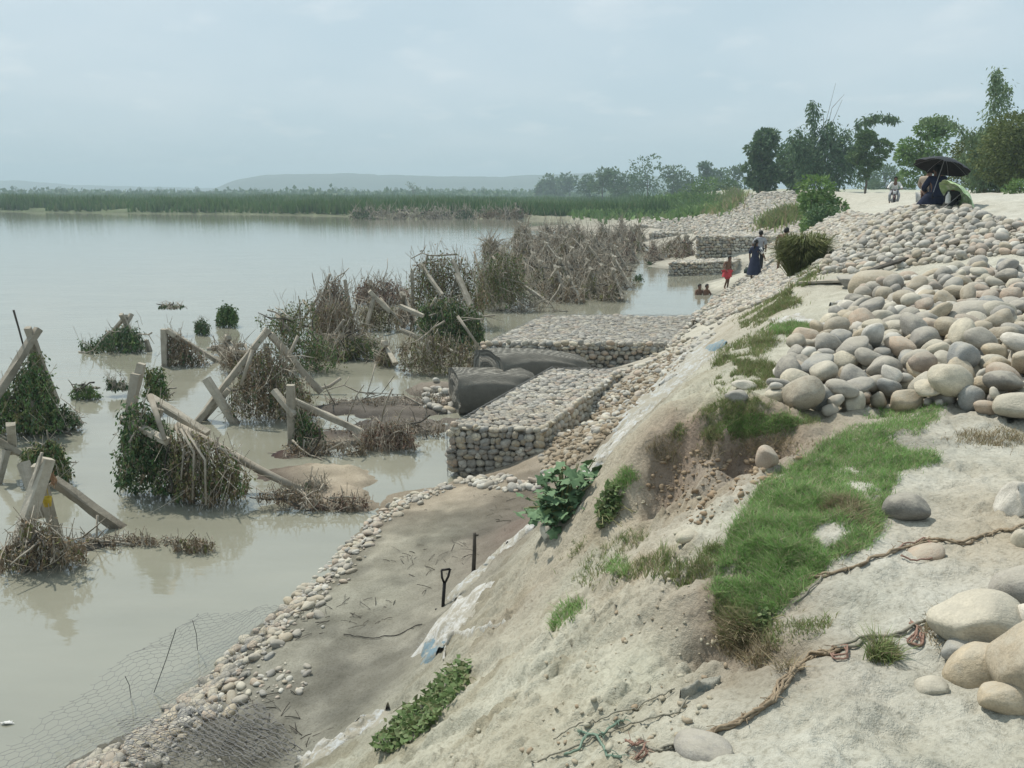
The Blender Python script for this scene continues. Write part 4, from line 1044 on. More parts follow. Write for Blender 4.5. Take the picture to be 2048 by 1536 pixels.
# loose wire netting in the lower left, half in the water
def sheet(corn, su, sv, lift=0.0, amp=0.08, seed=1):
    a, b, c_, d_ = [np.array(q, float) for q in corn]
    def fn(u, v):
        s_, t_ = (u / su)[:, None], (v / sv)[:, None]
        p = (a * (1 - s_) + b * s_) * (1 - t_) + (d_ * (1 - s_) + c_ * s_) * t_
        p = p.copy(); w_ = fbm(u * 1.6, v * 1.6, 3, seed)
        p[:, 2] += lift + amp * w_ * 2; p[:, 0] += .06 * fbm(u * 3, v * 3, 2, seed + 2); p[:, 1] += .1 * fbm(u * 2.2, v * 2.2, 2, seed + 4); return p
    return fn
A_ = at_z(-60, 1545, .12); B_ = at_z(395, 1235, .30); C_ = at_z(600, 1210, .06); D_ = at_z(330, 1545, .20)
su, sv = np.linalg.norm(B_ - A_), np.linalg.norm(D_ - A_)
mb = MB(); v, f = hexnet(sheet((A_, B_, C_, D_), su, sv, .03, .07), su, sv, .105, .0019); mb.add(v, f)
for (u, v_), (u2, v2) in (((385, 1240), (395, 1300)), ((352, 1258), (308, 1385)), ((250, 1352), (262, 1395))):
    p, q = at_y(u, v_, at_z(u2, v2, .1)[1]), at_z(u2, v2, .02); mb.tube([p, (p * .5 + q * .5) + np.array([.015, 0, .02]), q], .0045, 4)
o = mb.build('wire_netting', WIRED); tag(o, 'loose hexagonal wire netting trailing into the water at the lower left', 'wire netting')
A_ = at_z(250, 1450, .28); B_ = at_z(520, 1405, .28); C_ = at_z(640, 1545, .32); D_ = at_z(250, 1545, .3)
su, sv = np.linalg.norm(B_ - A_), np.linalg.norm(D_ - A_)
mb = MB(); v, f = hexnet(sheet((A_, B_, C_, D_), su, sv, .06, .09, 5), su, sv, .075, .0028); mb.add(v, f); v, f = hexnet(sheet((A_, B_, C_, D_), su, sv, .02, .06, 8), su, sv, .08, .0028); mb.add(v, f)
o = mb.build('wire_netting', WIRED); tag(o, 'crumpled dark heap of wire netting on the pebbles at the bottom edge', 'wire netting')
A_ = at_z(640, 1545, .5); B_ = at_z(880, 1235, .5); C_ = at_z(915, 1245, .62); D_ = at_z(740, 1545, .75)
su, sv = np.linalg.norm(B_ - A_), max(.4, np.linalg.norm(D_ - A_))
mb = MB(); v, f = hexnet(sheet((A_, B_, C_, D_), su, sv, .0, .05, 9), su, sv, .08, .0026); mb.add(v, f)
o = mb.build('wire_netting', WIRE); tag(o, 'grey strip of wire netting running along the foot of the slope', 'wire netting')
# ------------------------------------------------------------------ concrete frames with the plants caught on them
m = Mat('weathered_concrete', .92, .2)
oi = m.n('ShaderNodeObjectInfo'); po = m.pos()
c = m.ramp(m.noise(4, 6, .65, po), [(.25, (.23, .21, .175)), (.45, (.36, .335, .285)), (.75, (.5, .47, .41))])
c = m.mix(c, m.ramp(oi.outputs['Random'], [(0, (.72, .7, .66)), (1, (1.1, 1.08, 1.04))]), 1.0, 'MULTIPLY')
sx = m.n('ShaderNodeSeparateXYZ'); m.l(po, sx.inputs[0])
c = m.mix(c, (.12, .10, .075), m.math('MULTIPLY', m.ramp(m.math('ADD', sx.outputs[2], m.math('MULTIPLY', m.noise(5, 4, .6, po), .5)), [(.14, (1, 1, 1)), (.5, (0, 0, 0))]), .75))
m.base(c); m.bump(m.math('ADD', m.noise(30, 6, .7, po), m.noise(8, 4, .6, po)), .8, .02); CONC = m.m
POLEM = varied('weathered_wood', (.22, .195, .155), (.38, .345, .285), 5, 0.9, 0.5, 25)
DARKW = varied('wet_wood', (.04, .036, .03), (.09, .08, .065), 5, 0.7, 0.5, 25)
PAL = {
 'green': [(.035, .062, .022), (.05, .085, .028), (.028, .05, .02), (.065, .1, .035), (.06, .065, .028)],
 'darkgreen': [(.022, .042, .02), (.03, .055, .024), (.04, .065, .028), (.05, .055, .028)],
 'olive': [(.085, .09, .035), (.11, .11, .045), (.065, .075, .028), (.13, .12, .06), (.075, .06, .035)],
 'brown': [(.13, .095, .062), (.095, .07, .047), (.16, .125, .085), (.065, .048, .034), (.11, .09, .05)],
 'reddish': [(.12, .075, .055), (.085, .055, .042), (.15, .105, .08), (.19, .155, .125), (.06, .045, .037)],
 'grey': [(.2, .18, .15), (.14, .125, .1), (.25, .23, .195), (.1, .09, .07)],
}
PAL = {k: [tuple(q * (1.75 if k in ('brown', 'olive', 'reddish', 'grey') else 2.1) for q in c) for c in v] for k, v in PAL.items()}
DRM = {k: island('tangle_' + k, v, 0.85, 0.12, 0.25, 20, 0, 0.12) for k, v in PAL.items()}
TWIGM = island('dry_twigs', [(.34, .30, .24), (.44, .4, .33), (.26, .22, .17), (.38, .33, .26)], 0.9, 0.15, 0.2, 20)
def ybase(u, v): return float(at_z(u, v, 0.0)[1])
def frame(label, vb, beams, w_=0.145, name='concrete_frame'):
    u0 = np.mean([b[0][0] for b in beams]); y0 = ybase(u0, vb)
    o0 = at_z(u0, vb, 0.0); t = thing(name, label, 'concrete frame', (o0[0], o0[1], 0))
    for b in beams:
        (ua, va, da), (ub, vb_, db) = b[0], b[1]; ww = b[2] if len(b) > 2 else w_
        p = at_y(ua, va, y0 + da) - o0; q = at_y(ub, vb_, y0 + db) - o0
        mb = MB(); mb.beam(p, q, ww, ww * .92, RNG.uniform(-.3, .3), .008); mb.build('beam', CONC, t)
    return t
def tangle(label, vb, poly, thick, leaves, twigs, leaf_size=0.075, twig_len=0.8, name='plant_tangle', fan=True, twr=0.006, top_sticks=0, zmin=-.03, droop=1.0, wild=0.0):
    """plants heaped and hanging in the outline poly, with real depth; leaves: [(palette, count), ...]"""
    P_ = np.array(poly, float); u0 = P_[:, 0].mean(); y0 = ybase(u0, vb); o0 = at_z(u0, vb, 0.0)
    t = thing(name, label, 'plant debris', (o0[0], o0[1], 0))
    vmin, vmax = P_[:, 1].min(), P_[:, 1].max()
    def pts(n):
        uv = poly_sample(P_, n); s_ = (uv[:, 1] - vmin) / (vmax - vmin)
        jg = .05 * (P_.max(0) - P_.min(0)).mean() * (1.3 - .9 * s_); uv = uv + RNG.normal(0, 1, uv.shape) * jg[:, None] * np.array([1, .8])
        cl = fbm(uv[:, 0] / 16, uv[:, 1] / 22, 3, int(u0) % 97)
        dep = thick * (.25 + .75 * s_) * np.clip(RNG.normal(-.15, .45, n) + 1.3 * cl, -1.2, 1.2)
        p = at_y(uv[:, 0], uv[:, 1], y0 + dep); p[:, 2] = np.maximum(p[:, 2], zmin + .05 * RNG.random(n)); return p - np.array([o0[0], o0[1], 0]), s_, cl
    for pal, n in leaves:
        n = int(n * 1.4)
        if fan:
            k_ = max(8, n // 15); uv0 = poly_sample(P_, k_ * 2); uv0 = uv0[np.argsort(uv0[:, 1] + RNG.normal(0, (vmax - vmin) * .35, k_ * 2))][:k_]
            m_ = 13; q_ = np.arange(m_)[None, :] / m_; ln_ = (vmax - uv0[:, 1]) * RNG.uniform(.25, .95, k_)
            us = uv0[:, 0:1] + RNG.normal(0, .16, k_)[:, None] * ln_[:, None] * q_ ** 1.3 + RNG.normal(0, .9, (k_, m_)); vs2 = uv0[:, 1:2] + ln_[:, None] * q_ + RNG.normal(0, .8, (k_, m_))
            sd = (vs2 - vmin) / (vmax - vmin); dp = thick * (RNG.normal(-.25, .45, k_)[:, None] * (.3 + .7 * sd) - .35 * sd * RNG.random(k_)[:, None])
            ps = at_y(us.ravel(), vs2.ravel(), y0 + dp.ravel()); ps[:, 2] = np.maximum(ps[:, 2], zmin + .04 * RNG.random(len(ps))); ps = ps + RNG.normal(0, leaf_size * .22, ps.shape) - np.array([o0[0], o0[1], 0])
            kk = len(ps); d = np.stack([RNG.normal(0, .55, kk), RNG.normal(-.25, .5, kk), RNG.normal(-.9, .45, kk)], -1)
            v1, f1 = leaf_quads(ps, leaf_size * RNG.uniform(.6, 1.5, kk), leaf_size * RNG.uniform(.25, .55, kk), d, .5)
            n = int(n * .42)
        p, s_, cl = pts(n); ok = cl > -.24 + RNG.normal(0, .05, n)
        p = p[ok]; k = len(p)
        d = np.stack([RNG.normal(0, .6, k), RNG.normal(-.3, .6, k), RNG.normal(-.4 * droop, .5, k)], -1)
        v, f = leaf_quads(p, leaf_size * RNG.uniform(.6, 1.6, k), leaf_size * RNG.uniform(.3, .7, k), d, .3 * droop)
        if fan: v, f = np.vstack([v1, v]), np.vstack([f1, f + len(v1)])
        link('leaves', np_mesh('leaves', v, f, DRM[pal]), t)
    if twigs:
        twigs = int(twigs * 1.25); p, s_, _ = pts(twigs); mb = MB(); wild0 = wild
        for q, ss in zip(p, s_):
            wild = wild0 + (.9 if RNG.random() < .3 else 0)
            ln = twig_len * RNG.uniform(.5, 1.4); dr = np.array([RNG.normal(0, .35 + wild), RNG.normal(-.1, .3 + wild), -1.0]); dr /= np.linalg.norm(dr)
            a = q - dr * ln * .4; b = q + dr * ln * .6; b[2] = max(b[2], zmin - .02)
            mb.tube([a, (a + b) / 2 + RNG.normal(0, .05 * ln, 3), b], [twr, twr * .9, twr * .5], 3, False)
        for i in range(top_sticks):
            uv = poly_sample(P_, 1)[0]; uv[1] = vmin + (vmax - vmin) * RNG.uniform(0, .35)
            a = at_y(uv[0], uv[1], y0 + RNG.normal(0, thick * .3)) - np.array([o0[0], o0[1], 0]); b = a + np.array([RNG.normal(0, .4), RNG.normal(0, .3), 1]) * twig_len * RNG.uniform(.4, .9)
            mb.tube([a, (a + b) / 2 + RNG.normal(0, .03, 3), b], [twr * 1.2, twr, twr * .6], 3, False)
        mb.build('twigs', TWIGM, t, kind='stuff')
        sz_ = (P_.max(0) - P_.min(0)).max() / FPX * y0
        if sz_ > .7:
            q3, s3, _ = pts(min(11, 4 + int(sz_ * 1.6)))
            for q in q3:
                ln = min(2.2, sz_ * RNG.uniform(.35, .75)); d_ = np.array([RNG.normal(0, .8), RNG.normal(0, .5), RNG.normal(.1, .55)]); d_ /= np.linalg.norm(d_)
                pp = [q - d_ * ln * .5]; 
                for k in range(4): pp.append(pp[-1] + d_ * ln * .25 + RNG.normal(0, .055 * ln, 3))
                pp = np.array(pp); pp[:, 2] = np.maximum(pp[:, 2], .02)
                mbb = MB(); r0 = (.011 + .0006 * y0) * RNG.uniform(.7, 1.3); mbb.tube(pp, np.linspace(r0, r0 * .45, 5), 5)
                k = int(RNG.integers(1, 4)); e = pp[k] + RNG.normal(0, .22 * ln, 3); e[2] = max(e[2], .02); mbb.tube([pp[k], (pp[k] + e) / 2 + RNG.normal(0, .02, 3), e], [r0 * .6, r0 * .5, r0 * .3], 4)
                mbb.build('branch', POLEM if RNG.random() < .75 else DARKW, t, True)
    return t
def pole(label, vb, pts, r, mat=None, name='pole', cat='pole'):
    y0 = ybase(pts[0][0], vb); q = [at_y(u, v, y0 + d) for u, v, d in pts]; mb = MB()
    q = np.array(q); mb.tube(q - q[-1], np.linspace(r, r * .75, len(q)), 6); o = mb.build(name, mat or POLEM, None, True); o.location = q[-1]; tag(o, label, cat); return o

# 1 upper left
frame('leaning concrete frame with a tall thin pole at the left edge', 858, [((77, 657, .1), (-16, 805, -.9), .15), ((55, 655, -.1), (112, 805, .5), .13), ((62, 668, 0), (70, 850, 1.0), .13), ((66, 800, -.5), (72, 850, -.5), .13)])
pole('thin dark pole sticking up at the left edge', 858, [(27, 620, 0), (37, 655, 0), (49, 700, 0)], .022, DARKW)
tangle('green creepers draped over the frame at the left edge', 862, [(55, 715), (74, 700), (96, 752), (108, 795), (128, 862), (60, 864), (-30, 864), (-30, 800), (12, 775)], .7, [('green', 2300), ('olive', 900), ('darkgreen', 1200)], 90, .085)
tangle('dark green mat trailing to the right of the frame at the left edge', 858, [(95, 825), (125, 812), (150, 822), (168, 850), (120, 858), (85, 858)], .4, [('darkgreen', 800), ('grey', 90)], 40, .075, .4)
# 2 lower left edge
frame('grey concrete stubs cut off by the left edge', 960, [((22, 848, 0), (26, 905, .2), .13), ((-10, 880, -.1), (42, 908, .2), .12), ((12, 900, 0), (-6, 968, -.2), .12)])
tangle('yellowish green clump between two frames at the left edge', 962, [(44, 908), (70, 884), (110, 880), (132, 908), (148, 948), (108, 962), (60, 955)], .4, [('olive', 900), ('green', 700), ('darkgreen', 500)], 50, .075, .5)
# 3 crossed beams in the lower left
frame('crossed concrete beams with a yellow cup hung on them', 1090, [((48, 925, .5), (84, 1035, .2), .15), ((96, 917, -.1), (36, 1092, -.5), .19), ((74, 930, .1), (116, 1085, .3), .13), ((106, 960, .4), (264, 1072, .7), .14)])
pole('thin pale stick leaning on the crossed beams', 1090, [(84, 905, -.2), (62, 985, -.3), (38, 1075, -.5)], .022)
tangle('brown roots and wilted leaves round the foot of the crossed beams', 1130, [(20, 1085), (55, 1040), (95, 1045), (125, 1075), (175, 1082), (160, 1108), (95, 1130), (40, 1142), (-10, 1140), (-10, 1105)], .45, [('brown', 1000), ('grey', 450), ('olive', 420)], 120, .06, .5, twr=.006)
tangle('low line of drifted litter reaching right from the crossed beams', 1085, [(150, 1085), (200, 1075), (270, 1068), (300, 1078), (230, 1095), (120, 1130), (100, 1125)], .3, [('brown', 500), ('grey', 300)], 60, .05, .3)
tangle('small heap of floating litter in the calm water', 1100, [(345, 1078), (385, 1072), (425, 1080), (430, 1098), (380, 1106), (350, 1098)], .2, [('brown', 300), ('olive', 120), ('grey', 120)], 40, .045, .25)
tangle('thin trail of floating litter between the crossed beams and the floating heap', 1085, [(260, 1070), (345, 1075), (345, 1088), (270, 1092)], .2, [('brown', 170), ('grey', 100)], 22, .045, .25)
# 4
frame('small frame standing far out with its tops crossed', 697, [((263, 628, .2), (226, 697, -.5), .13), ((242, 628, -.2), (278, 698, .5), .13), ((252, 632, 0), (196, 698, 1.2), .12)])
frame('short stub of a sunken frame in the water', 702, [((292, 680, 0), (300, 704, 0), .13)])
tangle('dark green mound of weed on the small crossed frame', 700, [(238, 655), (262, 650), (284, 665), (290, 697), (245, 702), (200, 702), (162, 702), (156, 676), (172, 688), (214, 668)], .7, [('darkgreen', 1500), ('green', 400)], 60, .095, .6, top_sticks=6)
# 5
frame('square post with a sloping strut and dark hanging weed', 732, [((328, 658, 0), (331, 733, 0), .17), ((333, 660, 0), (458, 737, .7), .14)])
tangle('dark brown curtain hanging under the sloping strut', 730, [(335, 666), (350, 662), (398, 702), (426, 729), (336, 730)], .35, [('brown', 1000), ('darkgreen', 200)], 120, .08, .7)
tangle('dead twigs on top of the square post', 668, [(322, 652), (345, 640), (372, 655), (365, 668), (330, 668)], .3, [('grey', 130), ('darkgreen', 120)], 30, .09, .4, top_sticks=3, zmin=1.0)
pole('weathered log lying level in the water behind the tall brown frame', 700, [(415, 700, 0), (450, 694, .1), (490, 690, .2)], .1)
tangle('litter caught along the level log', 708, [(420, 690), (480, 680), (490, 700), (430, 712)], .3, [('brown', 220), ('grey', 120)], 25, .07, .3)
# 6 big one in the middle left
frame('large collapsed frame with a long bleached beam reaching the sand bar', 992, [((284, 727, .7), (262, 808, .6), .15), ((272, 748, .5), (249, 905, .3), .14), ((247, 835, .2), (335, 884, -.3), .12), ((320, 818, .3), (300, 866, .2), .13), ((300, 795, .9), (415, 868, .6), .13)])
pole('long bleached beam running down to the sand bar', 992, [(352, 852, .5), (430, 890, .4), (520, 940, .25), (608, 984, 0)], .085)
tangle('dark green mass hanging on the left half of the large collapsed frame', 985, [(242, 830), (262, 800), (300, 810), (335, 850), (362, 905), (352, 990), (290, 985), (236, 968), (232, 940), (246, 890)], .5, [('darkgreen', 2100), ('green', 1100), ('brown', 300)], 110, .075, .6)
tangle('brown and olive leaves hanging on the right half of the large collapsed frame', 1000, [(345, 862), (400, 875), (470, 912), (500, 950), (480, 990), (425, 1006), (352, 992), (340, 930)], .45, [('olive', 1500), ('brown', 1000), ('green', 400)], 190, .068, .7)
tangle('green sprig growing on top of the large collapsed frame', 820, [(288, 738), (312, 732), (328, 742), (332, 790), (345, 830), (305, 815), (292, 780)], .35, [('green', 600), ('olive', 300)], 40, .085, .5, zmin=.4)
tangle('dark dead tuft left of the top of the large frame', 790, [(210, 752), (238, 758), (258, 770), (252, 792), (225, 788)], .25, [('grey', 160), ('darkgreen', 200)], 40, .08, .4, top_sticks=4, zmin=.2)
for pts, lab in (([(362, 858, -.2), (388, 905, -.45), (385, 1000, -.6)], 'pale drooping branch in front of the brown leaves'), ([(372, 862, -.2), (410, 920, -.5), (412, 1010, -.7)], 'second pale branch curving down to the water in front of the brown leaves'), ([(350, 850, 0), (368, 900, -.3), (362, 960, -.5)], 'shorter pale branch hanging between the green and brown masses')):
    pole(lab, 995, pts, .022, None, 'branch', 'branch')
# 7 tall brown pyramid
frame('tall frame with long pale legs over brown matted roots', 832, [((537, 658, .2), (388, 852, -.6), .15), ((540, 668, .2), (640, 784, .9), .15), ((412, 757, -.5), (474, 853, -.6), .16), ((458, 778, -.4), (400, 848, -.3), .13), ((532, 690, .1), (560, 830, 1.0), .12)])
pole('crooked pale limb bent up at the foot of the tall brown frame', 790, [(600, 740, .2), (632, 780, .1), (660, 772, .1), (682, 756, .2)], .06, None, 'branch', 'branch')
tangle('brown matted roots hanging like a tent in the tall frame', 832, [(524, 690), (545, 690), (585, 740), (625, 790), (640, 832), (560, 834), (446, 834), (452, 808), (488, 730)], .75, [('brown', 2300), ('olive', 900), ('darkgreen', 500)], 260, .07, .8)
tangle('green creeper spreading right of the top of the tall brown frame', 740, [(540, 640), (575, 615), (610, 650), (680, 690), (690, 720), (640, 740), (590, 745), (560, 690)], .6, [('green', 1200), ('olive', 700), ('brown', 250)], 110, .08, .6)
tangle('leafy shoots above the tall brown frame', 700, [(505, 635), (540, 628), (575, 605), (625, 595), (640, 640), (600, 670), (545, 665)], .5, [('olive', 500), ('green', 300)], 60, .08, .5, top_sticks=8, zmin=.3)
# 8
frame('upright post with a long beam running right to the mud', 893, [((581, 770, 0), (584, 897, 0), .15), ((548, 780, .1), (590, 832, -.1), .12), ((586, 800, .1), (724, 864, .3), .12)])
tangle('green weed hanging beside the upright post', 893, [(592, 812), (615, 830), (645, 858), (652, 895), (598, 896)], .35, [('green', 500), ('darkgreen', 500), ('brown', 250)], 70, .065, .6)
tangle('dark litter banked round the foot of the upright post', 908, [(565, 890), (650, 885), (720, 875), (740, 890), (640, 912), (570, 918)], .3, [('brown', 500), ('grey', 200)], 70, .055, .4)
tangle('dry brown grass heap on the mud beside the blue pool', 897, [(722, 862), (745, 850), (790, 846), (825, 856), (832, 892), (780, 900), (725, 896)], .35, [('reddish', 700), ('brown', 500)], 260, .06, .35, twr=.005)
# mud strip debris
tangle('drift of litter along the mud strip left of the netting rolls', 812, [(655, 800), (720, 792), (820, 790), (890, 785), (900, 820), (800, 815), (700, 835), (660, 830)], .5, [('grey', 500), ('brown', 450)], 70, .06, .4)
tangle('drift of litter on the mud strip behind the first stone cage', 868, [(660, 855), (720, 845), (800, 835), (890, 840), (895, 868), (830, 870), (700, 885)], .4, [('brown', 450), ('grey', 450)], 70, .06, .4)
tangle('litter along the edge of the sand bar', 1015, [(505, 985), (560, 975), (640, 985), (650, 1010), (560, 1005)], .25, [('brown', 400), ('grey', 250)], 50, .05, .35)
tangle('reddish litter on the end of the sand bar', 1018, [(620, 1010), (680, 985), (735, 995), (750, 1018), (690, 1022), (630, 1022)], .2, [('reddish', 260), ('brown', 200)], 40, .045, .3)
tangle('roots and litter where the long bleached beam ends', 985, [(590, 975), (620, 955), (655, 960), (660, 985), (610, 990)], .2, [('grey', 200), ('darkgreen', 80)], 60, .05, .4)
pole('long pole half sunk on the mud strip before the calm pool', 800, [(652, 803, 0), (740, 800, .3), (852, 790, .8)], .07)
pole('bleached stick lying in the blue pool', 912, [(665, 918, 0), (700, 907, .1), (735, 898, .2)], .03)
# 9 centre left
tangle('tall dark brown cone of dead stalks in the middle of the line', 668, [(618, 668), (628, 610), (650, 572), (672, 556), (690, 580), (705, 640), (715, 668)], .9, [('reddish', 1500), ('brown', 900), ('darkgreen', 200)], 260, .09, .9, top_sticks=16, twr=.009)
tangle('hanging brown stalks in front of the tall dark cone', 705, [(640, 610), (690, 600), (730, 650), (745, 690), (700, 705), (650, 708), (632, 670)], .6, [('brown', 1300), ('olive', 500)], 200, .08, .8, twr=.008)
tangle('olive fringe at the water below the hanging brown stalks', 718, [(610, 690), (660, 680), (750, 670), (775, 690), (760, 715), (660, 722), (615, 715)], .5, [('olive', 900), ('green', 400), ('darkgreen', 300)], 80, .075, .5)
tangle('olive clump right of the brown stalks', 660, [(715, 620), (745, 600), (785, 612), (800, 650), (760, 670), (720, 660)], .6, [('olive', 800), ('brown', 500)], 90, .085, .7)
frame('two crossed pale beams right of the brown stalks', 665, [((739, 582, 0), (780, 624, .3), .14), ((750, 588, .1), (733, 650, -.3), .13), ((690, 560, .3), (702, 640, -.1), .11)])
tangle('dark dead heap farther out behind the crossed pale beams', 606, [(705, 580), (735, 556), (775, 558), (815, 575), (828, 606), (760, 610), (712, 606)], 1.2, [('reddish', 1400), ('brown', 500)], 190, .11, .9, top_sticks=14, twr=.011)
frame('level beams lying before the dark dead heap', 600, [((762, 590, 0), (816, 592, .3), .15), ((812, 598, -.5), (838, 618, -1.5), .13), ((800, 585, .5), (842, 600, 0), .13)])
# 10 big mass in front of the second cage
tangle('large brown topped mass of creepers left of the broad stone cage', 650, [(822, 545), (838, 515), (870, 505), (925, 515), (962, 535), (975, 600), (940, 650), (850, 650), (824, 600)], 1.2, [('olive', 1900), ('brown', 1700), ('green', 700)], 260, .1, 1.0, top_sticks=16, twr=.009)
tangle('dark green grassy creeper hanging left of the broad stone cage', 695, [(838, 605), (900, 598), (955, 615), (968, 665), (945, 695), (880, 690), (842, 660)], .7, [('green', 1300), ('darkgreen', 1300), ('olive', 500)], 130, .11, .7)
tangle('tangled roots and olive leaves at the water left of the netting rolls', 745, [(795, 690), (850, 660), (930, 680), (958, 700), (948, 738), (880, 750), (800, 742)], .6, [('olive', 1100), ('brown', 900), ('grey', 350)], 170, .075, .6)
frame('leaning pale beams sticking out of the large brown topped mass', 655, [((842, 530, .2), (884, 590, -.8), .13), ((905, 520, .2), (945, 615, -.9), .12), ((912, 548, -.4), (940, 612, -1.2), .14), ((824, 540, .2), (826, 650, .2), .12)])
frame('long beam leaning down to the netting rolls', 730, [((802, 660, .3), (952, 724, .4), .13), ((800, 612, .8), (846, 632, .5), .12)])
# 11
tangle('olive green heap behind the broad stone cage', 618, [(945, 540), (975, 512), (1015, 500), (1045, 520), (1050, 570), (1020, 612), (955, 618)], 1.0, [('olive', 1200), ('green', 900), ('brown', 500)], 170, .1, .9, top_sticks=12, twr=.009)
frame('grey beam leaning over dark water behind the broad stone cage', 612, [((1028, 556, .4), (1098, 608, -.4), .16), ((1012, 510, .3), (998, 560, 0), .12)])
tangle('dark weed under the leaning grey beam', 612, [(1018, 570), (1040, 565), (1090, 605), (1060, 615), (1020, 612)], .5, [('darkgreen', 400), ('grey', 300)], 80, .08, .6)
tangle('grey twigs lying on the left corner of the broad stone cage', 622, [(975, 612), (1060, 598), (1120, 600), (1110, 625), (1040, 640), (985, 640)], .6, [('grey', 450), ('brown', 200)], 120, .07, .6)
# 12 rows of dead frames further out, each with what hangs on it
def tent(lab, u, vb, hp, pal, wmul=1.0, plab=None):
    y0 = ybase(u, vb); w_ = hp * RNG.uniform(.5, .8) * wmul; top = vb - hp; l_ = RNG.normal(0, hp * .12); e = RNG.uniform(.55, .95, 4)
    frame(plab or 'pale poles of the ' + lab, vb, [((u + l_ - 3, top, .3), (u + w_ * e[0], vb, -.9), .13), ((u + l_ + 4, top + 3, -.3), (u - w_ * e[1], vb, .9), .13), ((u + l_, top + 2, 0), (u + RNG.normal(0, hp * .2), vb, 1.6), .11)])
    poly = [(u + l_ - 2, top + hp * .18), (u + l_ + hp * .1, top + hp * RNG.uniform(.1, .3)), (u + w_ * .6, vb - hp * RNG.uniform(.25, .5)), (u + w_ * e[2] * 1.15, vb), (u, vb + 2), (u - w_ * e[3] * 1.15, vb), (u - w_ * .55, vb - hp * RNG.uniform(.3, .55))]
    tangle(lab, vb, poly, .03 * y0, [(pal, 330), ('grey' if pal != 'grey' else 'brown', 150)] + ([('olive', 130)] if RNG.random() < .6 else []), 75, .0026 * y0 + .02, .026 * y0, top_sticks=5, twr=.00026 * y0 + .002, wild=.45)
ROWS = [('front row by the calm inlet', 600, 66, [1100, 1146, 1186, 1216], ['grey', 'brown', 'olive', 'brown']), ('second row behind the calm inlet', 574, 62, [1070, 1118, 1160, 1204, 1232], ['olive', 'grey', 'brown', 'grey', 'brown']),
        ('third row of the far frames', 548, 58, [1060, 1096, 1140, 1180, 1222], ['grey', 'brown', 'grey', 'brown', 'reddish']), ('fourth row of the far frames', 524, 54, [1048, 1090, 1128, 1170, 1210, 1246], ['brown', 'grey', 'brown', 'reddish', 'grey', 'reddish']),
        ('fifth row of the far frames', 502, 50, [1042, 1080, 1112, 1150, 1188, 1226, 1264], ['brown', 'grey', 'brown', 'brown', 'reddish', 'grey', 'reddish']), ('last row of the far frames', 482, 42, [1050, 1090, 1126, 1162, 1200, 1236, 1268], ['brown', 'brown', 'grey', 'reddish', 'brown', 'reddish', 'brown']),
        ('group before the stepped stone wall', 520, 54, [1316, 1346, 1372], ['reddish', 'brown', 'reddish'])]
ORD6 = ['first', 'second', 'third', 'fourth', 'fifth', 'sixth', 'seventh']
for rn, vb, hp, us_, pals in ROWS:
    for i, (u, pal) in enumerate(zip(us_, pals)):
        tent(f"{ {'grey': 'grey', 'brown': 'brown', 'olive': 'olive', 'reddish': 'reddish'}[pal] } hanging wreck, {ORD6[i]} from the left in the {rn}", u + RNG.normal(0, 5), vb + RNG.normal(0, 3), hp * RNG.uniform(.75, 1.12), pal, 1.0, f'pale poles, {ORD6[i]} from the left in the {rn}')
frame('two pale beams lying towards the stepped stone wall', 522, [((1345, 512, 0), (1392, 475, .6), .2), ((1372, 470, 0), (1362, 512, .4), .16)])
pole('long pale log lying before the grey thickets', 598, [(1105, 578, 0), (1140, 580, .2), (1190, 578, .4)], .09)
# far row by the reeds
for i, (u, w_, pal, lab) in enumerate([(725, 26, 'darkgreen', 'dark clump of drift at the left end of the far row'), (770, 40, 'grey', 'pale drift wood in the far row, left of its middle'), (830, 40, 'grey', 'pale drift wood in the middle of the far row'), (885, 36, 'grey', 'pale drift wood in the far row, right of its middle'), (930, 22, 'darkgreen', 'dark stump with branches in the far row before the reeds'), (985, 40, 'brown', 'brown drift at the right end of the far row'), (1030, 30, 'brown', 'brown drift where the far row meets the thickets')]):
    tangle(lab, 438, [(u - w_, 436), (u - w_ * .8, 424), (u, 416), (u + w_ * .8, 424), (u + w_, 438)], 2.5, [(pal, 420)], 46, .34, 2.2, top_sticks=10, twr=.04)
frame('far concrete frames standing before the reeds', 436, [((812, 412, 0), (800, 436, .5), .3), ((808, 414, 0), (822, 436, -.5), .3), ((868, 412, 0), (880, 437, 0), .3), ((872, 412, 0), (858, 437, 0), .3)])
# green weeds standing in the water
tangle('bright green bush of weeds standing alone in the river', 652, [(432, 650), (436, 620), (452, 605), (472, 618), (474, 650)], .5, [('green', 900), ('darkgreen', 500)], 0, .1, name='water_weed')
tangle('small dark weed with a pale stick left of the lone green bush', 668, [(392, 668), (390, 645), (405, 632), (420, 648), (416, 668)], .4, [('darkgreen', 600)], 20, .09, .5, name='water_weed')
tangle('floating patch of green weed near the large collapsed frame', 797, [(138, 790), (150, 768), (185, 770), (205, 788), (190, 797), (150, 797)], .35, [('green', 500)], 20, .075, .3, name='water_weed')
tangle('dark floating weed in the middle of the calm inlet', 563, [(1266, 562), (1268, 550), (1284, 548), (1288, 562)], .5, [('darkgreen', 160)], 10, .12, .5, name='water_weed')
tangle('smaller dark floating weed at the far end of the calm inlet', 530, [(1290, 528), (1300, 520), (1312, 528)], .5, [('darkgreen', 90)], 6, .13, .5, name='water_weed')

